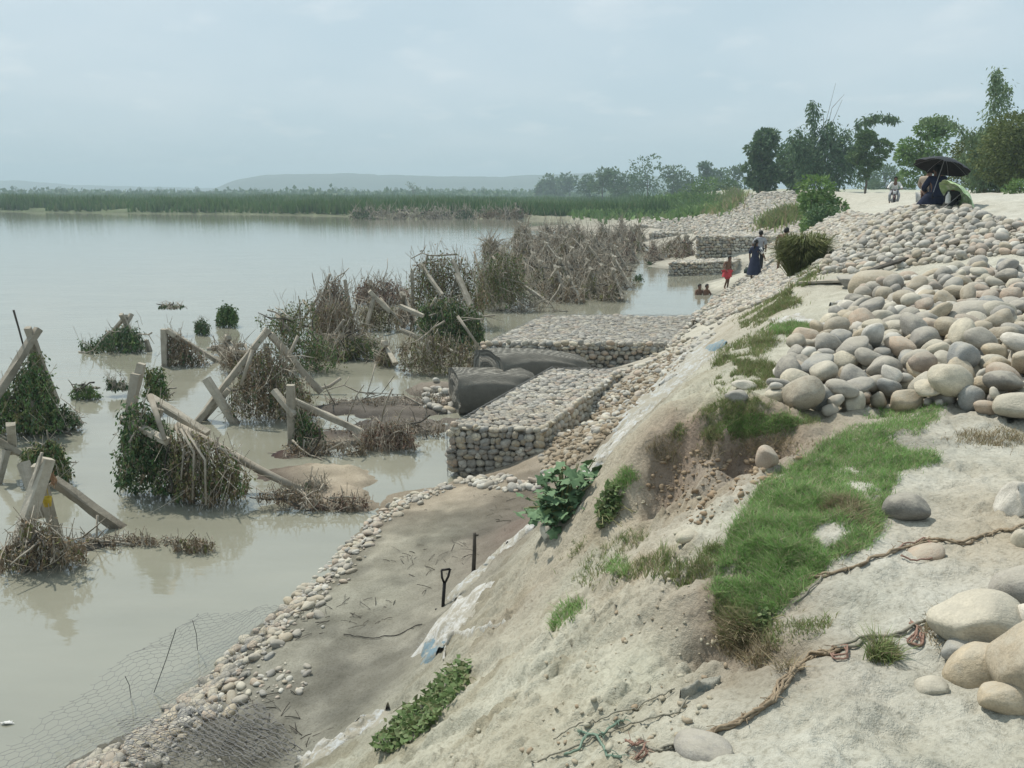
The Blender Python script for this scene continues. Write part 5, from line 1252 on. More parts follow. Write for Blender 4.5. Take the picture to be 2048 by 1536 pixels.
# the ragged line of wreckage between the frames
WRECK = [(985, 500, 46, 40, 525, 'brown', 'brown wreckage joining the olive heap to the far frames'),
 (690, 690, 90, 40, 716, 'olive', 'olive wreckage behind the fringe in the middle of the line'), (480, 720, 80, 40, 742, 'brown', 'brown wreckage between the square post and the tall brown frame')]
for u, v, w_, h_, vb, pal, lab in WRECK:
    a_ = np.linspace(0, 6.28, 11)[:-1]; rr = RNG.uniform(.65, 1.1, 10)
    dist_ = ybase(u, vb); tangle(lab, vb, [(u + w_ * .5 * r_ * math.cos(t_), min(vb, v + h_ * .6 * r_ * math.sin(t_))) for t_, r_ in zip(a_, rr)], dist_ * .03, [(pal, 420), ('grey', 200), ('olive', 150)], 150, .0028 * dist_ + .02, .032 * dist_, top_sticks=12, twr=.0003 * dist_ + .002, wild=.9)
for lab, u, vb, hp, pal in (
    ('brown hanging wreck at the left of the large brown topped mass', 815, 655, 70, 'brown'), ('olive hanging wreck at the right of the large brown topped mass', 985, 600, 74, 'olive'), ('brown hanging wreck behind the olive green heap', 1005, 560, 66, 'brown'), ('grey hanging wreck behind the square post', 455, 712, 40, 'grey'), ('brown hanging wreck before the roots left of the netting rolls', 770, 728, 44, 'brown')):
    tent(lab, u, vb, hp, pal)
for pts, vb, lab in (([(688, 640, -.4), (640, 706, .3)], 708, 'pale pole slanting left before the hanging brown stalks'), ([(660, 548, 0), (636, 628, .5)], 668, 'pale pole leaning on the left of the tall dark cone'), ([(606, 600, 0), (655, 668, -.5)], 672, 'pale pole leaning right at the foot of the dark cone'), ([(760, 596, 0), (806, 650, -.5)], 660, 'pale pole leaning over the olive clump'),
    ([(948, 503, 0), (968, 575, -.4)], 600, 'pale pole standing out of the left of the olive heap'), ([(985, 512, 0), (1042, 596, -.5)], 612, 'pale pole lying across the olive heap'), ([(872, 596, -.6), (832, 662, -.2)], 690, 'pale pole over the left of the dark green grassy creeper'), ([(915, 632, -.6), (962, 700, -.8)], 705, 'pale pole over the right of the dark green grassy creeper'),
    ([(690, 702, 0), (775, 682, .3)], 715, 'pale pole lying along the olive fringe'), ([(552, 628, 0), (612, 700, -.3)], 740, 'pale pole lying through the green creeper'), ([(596, 672, -.4), (556, 760, -.6)], 770, 'pale pole leaning on the back leg of the tall frame'), ([(640, 588, 0), (600, 650, .3)], 668, 'thin pale pole left of the dark cone'), ([(855, 510, 0), (838, 600, 0)], 650, 'pale pole standing in the left of the large brown topped mass'), ([(925, 515, 0), (900, 600, -.6)], 650, 'pale pole crossing the middle of the large brown topped mass'),
    ([(300, 790, 0), (330, 880, -.5)], 990, 'short pale pole leaning in the top of the large collapsed frame'), ([(262, 830, 0), (262, 905, -.3)], 985, 'pale upright pole in the dark green mass'), ([(505, 700, -.5), (482, 770, -.7)], 832, 'pale root hanging down the left of the brown matted tent')):
    pole(lab, vb, pts, .05)
# ------------------------------------------------------------------ grass and plants on the bank
GRASSM = island('grass_blades', [(.19, .35, .105), (.225, .39, .12), (.16, .31, .09), (.27, .40, .145), (.2, .35, .105), (.36, .36, .22), (.40, .36, .25)], 0.7, 0.2, 0, 1, 0, 0.3)
GRASSO = island('olive_grass', [(.18, .25, .09), (.23, .28, .11), (.15, .22, .075), (.29, .27, .15), (.18, .22, .09), (.33, .28, .18)], 0.75, 0.2, 0, 1, 0, 0.3)
GRASSD = island('dry_grass', [(.34, .28, .18), (.28, .22, .14), (.4, .34, .23), (.2, .16, .1), (.25, .24, .13)], 0.8, 0.2, 0, 1, 0, 0.2)
def grass(label, poly, n, h0, h1, mat, wd=.006, lean=.35, thin=0.0, edge=0.0, name='grass', far=0.0):
    uv = poly_sample(poly, n); uv = uv + RNG.normal(0, 1, (n, 2)) * np.where(RNG.random(n) < .2, 11, 4)[:, None] * np.array([1, .6]); g = hit(uv[:, 0], uv[:, 1], 200)
    cl = fbm(g[:, 0] * 4.5, g[:, 1] * 3.5, 4, 141)
    ok = cl > thin + RNG.normal(0, .06, n)
    g, cl = g[ok], cl[ok]; g[:, 2] -= .006
    hh_ = (h0 + (h1 - h0) * RNG.random(len(g))) * np.clip(.75 + 1.6 * (cl - thin), .45, 1.3)
    dist = np.linalg.norm(g - np.array([0, 0, CAM_Z]), axis=1)
    v, f = blades(g, hh_, wd * np.maximum(1, dist / 6), lean)
    o = blade_obj(name, v, f, mat, kind='stuff'); o['label'] = label; o['category'] = 'grass'; return o
MAIN = [(1440,1120),(1468,1050),(1530,962),(1600,922),(1660,880),(1740,832),(1820,808),(1884,804),(1872,840),(1800,892),(1868,903),(1882,925),(1800,942),(1772,1000),(1762,1060),(1735,1095),(1660,1122),(1605,1180),(1545,1232),(1480,1225),(1425,1185)]
grass('bright green grass patch on the bank edge above the scarp', MAIN, 60000, .014, .044, GRASSM, .0034, .65, -.46)
grass('longer tufts in the bright green grass patch', [(1470,1130),(1500,1040),(1600,950),(1640,1000),(1600,1120),(1540,1190)], 4500, .03, .065, GRASSM, .0042, .7, -.02)
grass('dry straw between the bright green blades', [(1620,1080),(1660,1000),(1760,990),(1740,1085),(1660,1115)], 5000, .03, .06, GRASSD, .0034, .7, -.05)
grass('olive fringe on the left side of the bright grass', [(1360,1200),(1400,1100),(1440,1090),(1450,1180),(1520,1240),(1480,1300),(1410,1260)], 5000, .015, .05, GRASSO, .004, .65, -.03)
grass('thin creeping grass spreading onto the sand', [(1480,1230),(1620,1160),(1660,1180),(1660,1260),(1560,1310),(1490,1290)], 3500, .02, .05, GRASSO, .004, .7, .03)
grass('patchy grass left of the near heap', [(1335,868),(1380,822),(1470,795),(1520,742),(1568,735),(1560,790),(1520,830),(1610,830),(1650,840),(1560,868),(1440,882),(1360,886)], 15000, .015, .05, GRASSO, .0038, .6, .0)
grass('greener tuft of grass at the left foot of the near heap', [(1440,860),(1480,835),(1560,832),(1620,842),(1560,862),(1480,876)], 6000, .02, .05, GRASSM, .004, .6, -.02)
grass('green strip of grass along the bank edge', [(1440,748),(1462,695),(1530,645),(1625,652),(1640,662),(1560,680),(1510,720),(1565,738),(1540,775),(1455,778)], 12000, .02, .07, GRASSO, .004, .55, -.02)
grass('dark green grass by the white sacking', [(1540,655),(1590,650),(1650,662),(1600,668),(1545,668)], 3000, .04, .08, GRASSM, .0045, .4, -.1)
grass('grass along the bank edge beyond the white sacking', [(1470,645),(1530,600),(1600,575),(1600,605),(1545,635),(1490,660)], 6000, .03, .08, GRASSO, .0045, .5, -.02)
grass('grass running along the bank edge below the far heap', [(1560,590),(1610,540),(1650,530),(1620,560),(1590,590)], 2500, .06, .16, GRASSO, .006, .45, -.05)
grass('yellowing grass at the top of the white sack strip', [(1425,760),(1440,700),(1470,690),(1480,740),(1450,790)], 4000, .03, .07, GRASSO, .0045, .45, -.1)
grass('small round tuft of grass on the sandy slope', [(1208,1150),(1215,1125),(1240,1118),(1258,1135),(1250,1155)], 600, .02, .055, GRASSM, .004, .85, -.1)
grass('scattered grass on the sandy slope above the small tuft', [(1100,1160),(1160,1080),(1250,1030),(1340,1110),(1390,1150),(1380,1190),(1300,1150),(1200,1180)], 2600, .03, .075, GRASSO, .005, .5, .08)
grass('olive tuft half way up the slope', [(1100,1120),(1140,1085),(1175,1090),(1140,1130)], 700, .02, .06, GRASSO, .0045, .8, -.05)
grass('low green weeds on the slope beside the pale path of sand', [(1090,1250),(1120,1215),(1165,1200),(1160,1225),(1110,1265)], 1000, .02, .05, GRASSM, .0045, .8, -.1)
grass('small dark weed by the thick part of the rope', [(1738,1318),(1750,1295),(1775,1300),(1800,1318),(1770,1328)], 420, .03, .07, GRASSO, .005, .7, -.3)
grass('green grass below the leafy plant', [(1195,980),(1215,950),(1255,935),(1275,955),(1240,985)], 1500, .02, .05, GRASSM, .0042, .7, -.02)
grass('dry rootlets hanging over the bank edge', [(1400,1270),(1440,1230),(1500,1260),(1570,1310),(1590,1340),(1540,1345),(1470,1320)], 2600, .02, .065, GRASSD, .004, .9, -.02)
grass('dry rootlets along the top of the brown scarp', [(1290,900),(1330,868),(1420,876),(1560,872),(1650,885),(1600,910),(1450,915),(1330,930)], 2600, .015, .06, GRASSD, .004, .9, -.03)
grass('sparse dry grass on the flat sand at the right edge', [(1880,880),(1990,850),(2048,870),(2048,900),(1950,890)], 1200, .02, .06, GRASSD, .004, .7, .0)
grass('withered runners on the sand near the boulders at the right edge', [(1840,1260),(1890,1220),(1905,1290),(1870,1300)], 700, .02, .05, GRASSD, .004, .8, -.1)
grass('grass and scrub in the cobbles of the far slope', [(1510,462),(1540,440),(1590,425),(1600,440),(1560,455)], 1600, .4, .9, GRASSO, .012, .4, -.3)
grass('dry scrub on the far slope top', [(1400,432),(1440,398),(1475,382),(1490,395),(1460,425)], 2000, .5, 1.1, GRASSO, .012, .4, -.1)
grass('short green turf of the far field', [(1130,425),(1290,400),(1420,398),(1440,420),(1380,432),(1200,436)], 9000, .5, 1.1, LEAFM['light'], .03, .4, -.25)
# big tuft hanging on the bank
g = hit(1612, 545)[0]; t = thing('grass_tuft', 'dense rounded tuft of tall grass hanging on the bank edge', 'grass tuft', (g[0], g[1], g[2] - .1))
k = 5200; a = RNG.uniform(0, 6.28, k); r_ = .36 * RNG.random(k) ** .5
b0 = np.stack([r_ * np.cos(a) - .1, r_ * np.sin(a) * .7, RNG.uniform(0, .5, k)], -1); V, F_ = [], []
mb = MB(); ln = RNG.uniform(.5, 1.25, k)
dirs = np.stack([np.cos(a) * .32 + RNG.normal(-.05, .22, k), np.sin(a) * .3 + RNG.normal(-.1, .22, k), np.full(k, 1.0)], -1); dirs /= np.linalg.norm(dirs, axis=1)[:, None]
m1 = b0 + dirs * (ln * .55)[:, None]; tp = m1 + (dirs * .6 + np.array([0, 0, -.65])) * (ln * .5)[:, None] + np.stack([np.cos(a), np.sin(a), a * 0], -1) * .15
s_ = np.cross(dirs, RNG.normal(0, 1, (k, 3))); s_ /= np.linalg.norm(s_, axis=1)[:, None]; s_ *= .009
v = np.stack([b0 - s_, b0 + s_, m1 + s_, tp, m1 - s_], 1).reshape(-1, 3); b = np.arange(k)[:, None] * 5
tri = np.vstack([b + np.array([[0, 1, 2]]), b + np.array([[0, 2, 4]]), b + np.array([[4, 2, 3]])])
link('blades', np_mesh('blades', v, tri, island('tuft_blades', [(.12, .15, .05), (.16, .18, .07), (.1, .13, .045), (.2, .19, .1), (.14, .165, .06)], .7, .2, 0, 1, 0, .2)), t)

# leafy plant at the foot of the slope, each big leaf by itself
g = hit(1128, 1042)[0]; t = thing('leafy_plant', 'leafy plant with broad lobed bluish green leaves at the foot of the slope', 'plant', (g[0], g[1], g[2] - .03))
def lobed_leaf(seed):
    gg = np.random.default_rng(seed); n = 18; pts = [(0, 0, 0)]
    for i in range(n):
        th = -2.5 + 5.0 * i / (n - 1); rr = .5 * (1 + .22 * math.cos(5 * th)) * (1 - .16 * abs(th) / 2.5)
        pts.append((rr * math.sin(th), .18 + rr * math.cos(th), -.22 * abs(math.sin(th)) * rr + gg.normal(0, .015)))
    f = [(0, i, i + 1) for i in range(1, n)]
    return np_mesh('lobed_leaf', pts, np.array(f), PLANTM, True)
PLANTM = varied('broad_leaves', (.085, .155, .08), (.15, .235, .12), 3, 0.65, 0.25, 12)
lm = [lobed_leaf(i) for i in range(5)]
mb = MB(); k = 0
for i in range(56):
    a = RNG.uniform(0, 6.28); q = RNG.random() ** .6; tip = np.array([math.cos(a) * .5 * q + .14, math.sin(a) * .38 * q + .05, .08 + .52 * (1 - q * q) * RNG.uniform(.5, 1.0)])
    mb.tube([(0, 0, 0), tip * .5 + np.array([0, 0, .08]), tip], [.010, .008, .004], 4, False)
    for j in range(7):
        s_ = RNG.uniform(.3, 1.0); p = tip * s_ + RNG.normal(0, .07, 3); p[2] = max(.05, p[2])
        o = link('leaf', lm[k % 5], t); o.location = p; z = RNG.uniform(.085, .135); o.scale = (z, z, z); o.rotation_euler = (RNG.normal(-.15, .45), RNG.normal(0, .4), RNG.uniform(0, 6.28)); k += 1
mb.build('stem', CULM, t)
# creeping plant at the bottom
CREEPM = island('creeper_leaves', [(.12, .19, .07), (.16, .23, .09), (.09, .15, .05), (.2, .25, .12), (.17, .19, .09)], .65, .25, .15, 50, 0, .25)
def creeper(label, poly, n, sz, lift, twigs=20):
    uv = poly_sample(poly, n); g = hit(uv[:, 0], uv[:, 1]); c0 = g.mean(0)
    t = thing('creeper', label, 'creeping plant', c0)
    cl = fbm(g[:, 0] * 5, g[:, 1] * 5, 3, 55); g = g[cl > -.16]; k = len(g)
    g[:, 2] += lift * RNG.random(k) + .01
    d = np.stack([RNG.normal(0, 1, k), RNG.normal(0, 1, k), RNG.normal(.2, .3, k)], -1)
    v, f = leaf_quads(g - c0, sz * RNG.uniform(.6, 1.4, k), sz * RNG.uniform(.5, .85, k), d, .1); link('leaves', np_mesh('leaves', v, f, CREEPM), t)
    mb = MB()
    for q in g[:twigs] - c0:
        e = q + np.array([RNG.normal(0, .12), RNG.normal(0, .12), -.01]); mb.tube([q - (0, 0, .03), (q + e) / 2 + (0, 0, .02), e], .003, 3, False)
    mb.build('runners', CULM, t, kind='stuff')
creeper('creeping plant with small pale green leaves at the bottom of the slope', [(748,1500),(790,1440),(850,1400),(888,1355),(938,1325),(932,1375),(885,1432),(840,1475),(775,1515)], 1350, .045, .06)
creeper('small creeping weed under the leafy plant', [(1190,1020),(1215,985),(1245,1000),(1230,1050),(1200,1060)], 420, .045, .06)
creeper('tiny bluish weed at the lower end of the bright grass', [(1500,1240),(1525,1225),(1540,1240),(1520,1262)], 160, .03, .03, 6)
# ------------------------------------------------------------------ sacks, tools, ropes, planks
def sack_mat(name, c1, c2, cover=.5):
    m = Mat(name, 0.75, 0.2); po = m.pos()
    weave = m.n('ShaderNodeTexChecker', Scale=160.0); m.l(po, weave.inputs['Vector'])
    dirt = m.ramp(m.math('ADD', m.noise(6, 6, .68, po), m.math('MULTIPLY', m.math('SUBTRACT', m.noise(30, 4, .6, po), .5), .5)), [(cover - .07, (0, 0, 0)), (cover + .08, (1, 1, 1))])
    m.base(m.mix(m.mix(c2, (.36, .335, .265), m.noise(3, 3, .5, po)), c1, dirt)); m.bump(m.math('ADD', m.noise(26, 6, .7, po), m.math('MULTIPLY', weave.outputs[1], .06)), .8, .035); return m.m
WHITE_SACK = sack_mat('white_sacking', (.57, .57, .545), (.41, .39, .335), .5); GREY_SACK = sack_mat('dusty_sacking', (.5, .52, .515), (.385, .365, .305), .54); BLUE_SACK = sack_mat('faded_blue_cloth', (.2, .29, .34), (.3, .32, .3), .45)
def sack(label, pts, mat, amp=.05, name='sack', cat='sacking', lift=.03, seed=1, wide=2.1):
    """crumpled sheet lying along a line of (u, v, half width px)"""
    pts = np.array(pts, float); seg_ = np.concatenate([[0], np.cumsum(np.hypot(*np.diff(pts[:, :2], axis=0).T))]); n = max(10, int(seg_[-1] / 5)); s_ = np.linspace(0, seg_[-1], n)
    u, v, w_ = [np.interp(s_, seg_, pts[:, k]) for k in range(3)]
    w_ = w_ * .72 * (.55 + 1.1 * np.abs(fbm(s_ / 34, s_ * 0 + seed, 3, seed)) * 2) * np.clip(np.sin(np.pi * np.linspace(.06, .94, n)) * 1.7, .2, 1)
    c_ = hit(u, v)
    for _ in range(3): c_[1:-1, :2] = .5 * c_[1:-1, :2] + .25 * (c_[:-2, :2] + c_[2:, :2])
    w_ = w_ / FPX * np.linalg.norm(c_ - np.array([0, 0, CAM_Z]), axis=1) * wide
    tx, ty = np.gradient(c_[:, 0]), np.gradient(c_[:, 1]); ll = np.hypot(tx, ty) + 1e-6; nu_, nv_ = -ty / ll, tx / ll
    m_ = 17; q = np.linspace(-1, 1, m_)
    wl = w_[:, None] * (1 + .35 * fbm(np.arange(n)[:, None] / 5.0 + 0 * q, np.sign(q)[None] * 3.3 + 0 * np.arange(n)[:, None], 2, seed + 9))
    U = c_[:, 0][:, None] + nu_[:, None] * wl * q; V_ = c_[:, 1][:, None] + nv_[:, None] * wl * q
    g = np.stack([U.ravel(), V_.ravel(), h(U.ravel(), V_.ravel())], -1)
    fo = np.abs(fbm(g[:, 0] * 5, g[:, 1] * 5, 4, seed, .62)); ed = np.broadcast_to(1 - np.abs(q) ** 3, U.shape).ravel()
    g[:, 2] += lift * .6 * ed + amp * 1.7 * fo * ed + .006 - .03 * (1 - ed)
    i = np.arange(n * m_).reshape(n, m_); f = np.stack([i[:-1, :-1], i[:-1, 1:], i[1:, 1:], i[1:, :-1]], -1).reshape(-1, 4)
    c0 = g.mean(0); o = link(name, np_mesh(name, g - c0, f, mat, True)); o.location = c0; tag(o, label, cat); return o
sack('long dusty grey sacking slid down the slope behind the first stone cage', [(1405,672,22),(1365,730,30),(1320,790,30),(1262,850,26),(1215,905,24),(1188,945,14)], GREY_SACK, .06, seed=3, wide=3.4)
sack('white torn sacking on the slope above the leafy plant', [(1278,828,10),(1240,880,16),(1200,925,16),(1182,942,8)], WHITE_SACK, .06, lift=.05, seed=4, wide=3.2)
sack('white sack half buried behind the white upright stone', [(1068,1055,10),(1040,1068,17),(1015,1090,13)], WHITE_SACK, .06, seed=5, wide=3.2)
sack('dirty white sack trail below the two standing sticks', [(1008,1090,7),(975,1130,12),(940,1160,15),(912,1200,14)], GREY_SACK, .05, seed=6, wide=3.2)
sack('bright white torn sack with a trailing strip beside the shovel', [(920,1200,14),(905,1238,20),(898,1275,18),(886,1300,10)], WHITE_SACK, .06, lift=.06, seed=7, wide=3.2)
sack('white strip trailing right from the torn sack', [(900,1268,4),(950,1262,4),(1000,1248,5),(1020,1240,3)], WHITE_SACK, .015, lift=.01, seed=8)
sack('narrow white strip hanging down from the torn sack', [(894,1262,3),(890,1300,3),(887,1322,2)], WHITE_SACK, .015, lift=.02, seed=9)
sack('faded blue cloth lying beside the bright white torn sack', [(850,1300,12),(866,1296,22),(880,1305,12)], BLUE_SACK, .05, seed=10)
sack('whitish sacking at the lower left end of the slope', [(775,1425,16),(720,1462,24),(660,1500,22),(590,1536,18)], GREY_SACK, .05, seed=11)
sack('white sack end at the bottom edge of the slope', [(690,1478,10),(640,1505,15),(596,1530,11)], WHITE_SACK, .05, lift=.06, seed=12)
sack('white sacking lying flat on the bank top by the dark green grass', [(1540,640,8),(1580,640,15),(1620,645,14),(1645,648,7)], WHITE_SACK, .04, lift=.02, seed=13)
sack('small white rag before the long tan boulder', [(1660,612,5),(1685,604,9),(1705,600,6)], WHITE_SACK, .04, seed=14)
sack('white sheet under the boulders behind the near heap', [(1740,606,6),(1790,600,9),(1850,592,8)], WHITE_SACK, .04, seed=15)
sack('white bundle sticking out of the slope beside the rubble', [(1318,778,6),(1336,764,10),(1352,756,6)], WHITE_SACK, .06, lift=.08, seed=16)
sack('blue rag lying on the rubble at the top of the sack strip', [(1412,700,5),(1435,692,12),(1452,690,6)], BLUE_SACK, .05, lift=.05, seed=17)
sack('bluish netting scrap lying on the sand below the dry rootlets', [(1360,1398,6),(1400,1380,10),(1440,1362,7)], sack_mat('blue_green_netting', (.16, .2, .2), (.3, .3, .26)), .03, seed=18)

BLACKW = varied('black_tool_handle', (.012, .012, .013), (.03, .028, .026), 9, .55, .2, 30)
def shovel():
    y = at_z(886, 1212, .42)[1]; g = hit(886, 1212)[0]; y = g[1]
    t = thing('shovel', 'black D handled shovel standing upright at the edge of the beach', 'shovel', g)
    P3 = lambda u, v: at_y(u, v, y) - g
    mb = MB(); mb.tube([P3(885, 1225), P3(889, 1166)], .020, 8); mb.build('shaft', BLACKW, t, True)
    mb = MB(); a, b, c = P3(889, 1168), P3(883, 1140), P3(900, 1138)
    mb.tube([a, P3(884, 1155), b], .013, 6); mb.tube([a, P3(897, 1152), c], .013, 6); mb.tube([b, c], .014, 6); mb.build('grip', BLACKW, t, True)
    mb = MB(); mb.box((-.09, -.02, -.28), (.09, 0.0, -.03)); o = mb.build('blade', BLACKW, t)
shovel()
g = hit(946, 1142)[0]; mb = MB(); top = at_y(949, 1066, g[1]) - g
mb.tube([(0, 0, -.1), top * .5 + np.array([.008, 0, 0]), top], [.026, .024, .02], 7); mb.tube([top * .93, top * .93 + np.array([.05, 0, .01])], [.014, .01], 5)
o = mb.build('stake', DARKW, None, True); o.location = g; tag(o, 'thin dark wooden stake standing behind the shovel', 'stake')
# planks by the far heap
def plank(label, u0, v0, u1, v1, w_, th_, mat=POLEM, lift=.05):
    p, q = hit([u0, u1], [v0, v1]); p = p + (0, 0, lift); q = q + (0, 0, lift); mb = MB(); mb.beam(p - p, q - p, w_, th_, 0, .004); o = mb.build('plank', mat); o.location = p; tag(o, label, 'plank'); return o
plank('old wooden plank leaning against the far heap', 1738, 553, 1812, 528, .10, .05, DARKW, .1)
plank('broad grey plank lying behind the near heap', 1600, 572, 1712, 568, .16, .05, POLEM, .06)
# ropes
def rope(label, uv, r, mat, strands=3, seed=1, fray=0, lift=.012, jit=4):
    uv = np.array(uv, float); seg_ = np.concatenate([[0], np.cumsum(np.hypot(*np.diff(uv, axis=0).T))]); n = max(8, int(seg_[-1] / 6)); s_ = np.linspace(0, seg_[-1], n)
    u = np.interp(s_, seg_, uv[:, 0]) + jit * fbm(s_ / 40, s_ * 0, 3, seed) * 2; v = np.interp(s_, seg_, uv[:, 1]) + jit * fbm(s_ / 40, s_ * 0 + 5, 3, seed) * 2
    g = hit(u, v); g[:, 2] += lift; c0 = g.mean(0); mb = MB(); g = g - c0
    for k in range(strands):
        ph = k * 2.1 + s_ / 24; off = np.stack([np.cos(ph), np.cos(ph) * .5, np.sin(ph) * .8], -1) * r * 1.1
        off += np.stack([fbm(s_ / 30, s_ * 0 + k, 3, seed + k), fbm(s_ / 30, s_ * 0 + k + 9, 3, seed + k), 0 * s_], -1) * r * 5
        mb.tube(g + off, r, 5)
    for k in range(int(fray * .55)):
        i = int(RNG.integers(0, n)); e = g[i] + np.array([RNG.normal(0, r * 3.6), RNG.normal(0, r * 3.6), abs(RNG.normal(0, r * 1.3))]); mb.tube([g[i], (g[i] + e) / 2 + (0, 0, r), e], r * .28, 3, False)
    o = mb.build('rope', mat, None, True); o.location = c0; tag(o, label, 'rope'); return o
ROPEB = varied('brown_rope', (.17, .13, .09), (.32, .26, .18), 30, .9, .4, 60); ROPER = varied('reddish_rope', (.19, .115, .09), (.28, .18, .14), 30, .9, .4, 60); ROPEG = varied('green_cord', (.11, .18, .14), (.2, .26, .2), 30, .8, .2, 60); ROPEK = varied('grey_cord', (.16, .15, .12), (.28, .27, .22), 30, .9, .2, 60)
rope('thick fibrous brown root rope along the bank edge at the bottom', [(1370,1492),(1440,1462),(1500,1437),(1545,1405),(1575,1360),(1620,1318),(1680,1300)], .0055, ROPEB, 6, 3, 110)
rope('thin dark cord continuing from the fibrous rope to the cream boulder', [(1680,1300),(1740,1280),(1800,1270),(1850,1250),(1900,1235)], .006, ROPEK, 2, 4, 20)
rope('brown rope line crossing the flat sand towards the right edge', [(1595,1168),(1650,1152),(1720,1132),(1790,1102),(1850,1086),(1930,1088),(1990,1068),(2060,1052)], .006, ROPEB, 2, 5, 40)
rope('pinkish loop of rope round the flat pinkish stone', [(1785,1112),(1810,1095),(1850,1080),(1872,1092),(1868,1120),(1830,1128),(1800,1118)], .004, ROPER, 1, 6, 14, jit=1)
rope('reddish knot of rope by the cream boulder', [(1822,1250),(1838,1258),(1830,1275),(1818,1290),(1836,1296),(1842,1268)], .0045, ROPER, 2, 7, 40, jit=1)
rope('reddish knot on the fibrous rope', [(1665,1300),(1690,1296),(1694,1318),(1670,1322),(1660,1308)], .004, ROPER, 2, 8, 30, jit=1)
rope('reddish frayed bunch of cord near the bottom edge', [(1258,1490),(1270,1500),(1285,1490),(1292,1508),(1275,1520)], .004, ROPER, 2, 9, 90, jit=1)
rope('two grey cords running from the reddish bunch to the grey boulder', [(1290,1502),(1330,1500),(1365,1488)], .005, ROPEK, 2, 10, 8)
rope('green cord with a loop near the bottom edge', [(1128,1512),(1158,1506),(1172,1478),(1195,1470),(1210,1490),(1216,1515),(1240,1520)], .005, ROPEG, 1, 11, 26, jit=2)
rope('green frayed bits of cord above the loop', [(1160,1470),(1190,1480),(1215,1472),(1236,1450),(1248,1445)], .005, ROPEG, 1, 12, 50, jit=3)
rope('thin grey cord lying up the sand from the bottom edge', [(1060,1530),(1150,1502),(1260,1455),(1350,1425),(1380,1400)], .0035, ROPEK, 1, 13, 6)
rope('second thin grey cord lying parallel above it', [(1110,1480),(1200,1440),(1290,1410),(1352,1380)], .003, ROPEK, 1, 14, 4)
rope('thin wire lying on the muddy beach', [(690,1270),(760,1275),(800,1265),(845,1252)], .005, BLACKW, 1, 15, 0)
rope('dark cord at the edge of the bright green grass', [(1584,1215),(1610,1195),(1640,1160),(1640,1158)], .005, ROPEK, 1, 16, 12)
# yellow cup and orange rag on the crossed beams
YEL = varied('yellow_plastic', (.5, .36, .03), (.58, .42, .05), 6, .4, 0); ORA = varied('orange_rag', (.42, .26, .17), (.5, .33, .22), 9, .9, .4, 30)
y = ybase(103, 1085); p = at_y(104, 998, y); mb = MB()
prof = [(0, .0), (.05, .0), (.062, .10), (.066, .135), (.058, .135), (.05, .012), (0, .012)]; k = 14; V = []
for r_, z in prof: V += [(r_ * math.cos(a * 2 * math.pi / k), r_ * math.sin(a * 2 * math.pi / k), z) for a in range(k)]
mb.add(V, [(i * k + j, i * k + (j + 1) % k, (i + 1) * k + (j + 1) % k, (i + 1) * k + j) for i in range(len(prof) - 1) for j in range(k)])
mb.tube([(0.03, 0, .13), (.02, 0, .3), (0, .02, .42)], .004, 4); o = mb.build('cup', YEL, None, True); o.location = p - np.array([0, .12, .06]); tag(o, 'yellow plastic cup hanging from the crossed beams', 'cup')
mb = MB(); n_ = 9
gr = np.array([[(i / 8 - .5) * .08, -.03 * math.sin(i * 1.9 + j * .7) - .02, -.2 * j / 8 + .05 * math.sin(i * 1.3)] for j in range(n_) for i in range(n_)])
mb.add(gr, [(j * n_ + i, j * n_ + i + 1, (j + 1) * n_ + i + 1, (j + 1) * n_ + i) for j in range(8) for i in range(8)]); o = mb.build('rag', ORA, None, True); o.location = at_y(106, 945, y + .1); tag(o, 'orange rag tied where the crossed beams meet', 'rag')

# litter of twigs and stalks on the mud beach
uv = poly_sample([(300,1500),(480,1330),(640,1180),(800,1030),(1040,960),(1060,1010),(960,1110),(860,1230),(740,1380),(600,1510)], 420); g = hit(uv[:, 0], uv[:, 1]); ok = fbm(g[:, 0] * 1.2, g[:, 1] * 1.2, 3, 66) > .02; g = g[ok]; mb = MB()
for q in g:
    a = RNG.uniform(0, 6.28); l_ = RNG.uniform(.04, .22); e = np.array([math.cos(a) * l_, math.sin(a) * l_, RNG.uniform(0, .02)]); mb.tube([q + (0, 0, .004), q + e * .5 + (0, 0, .012), q + e + (0, 0, .004)], RNG.uniform(.002, .005), 3, False)
o = mb.build('twig_litter', DARKW); o['kind'] = 'stuff'; tag(o, 'dark twigs and stalks strewn over the mud beach', 'litter')
g = at_z(14, 1446, .01); mb = MB()
for k in range(7): mb.add(np.array([(math.cos(a) * .02 + RNG.normal(0, .03), math.sin(a) * .015 + RNG.normal(0, .01), RNG.uniform(0, .015)) for a in np.linspace(0, 5.2, 6)]), [(0, 1, 2, 3), (0, 3, 4, 5)])
o = mb.build('scrap', WHITEM if 'WHITEM' in globals() else varied('white_scrap', (.6, .6, .58), (.7, .7, .68), 8, .6, 0)); o.location = g; tag(o, 'white scrap floating at the lower left edge of the picture', 'scrap')
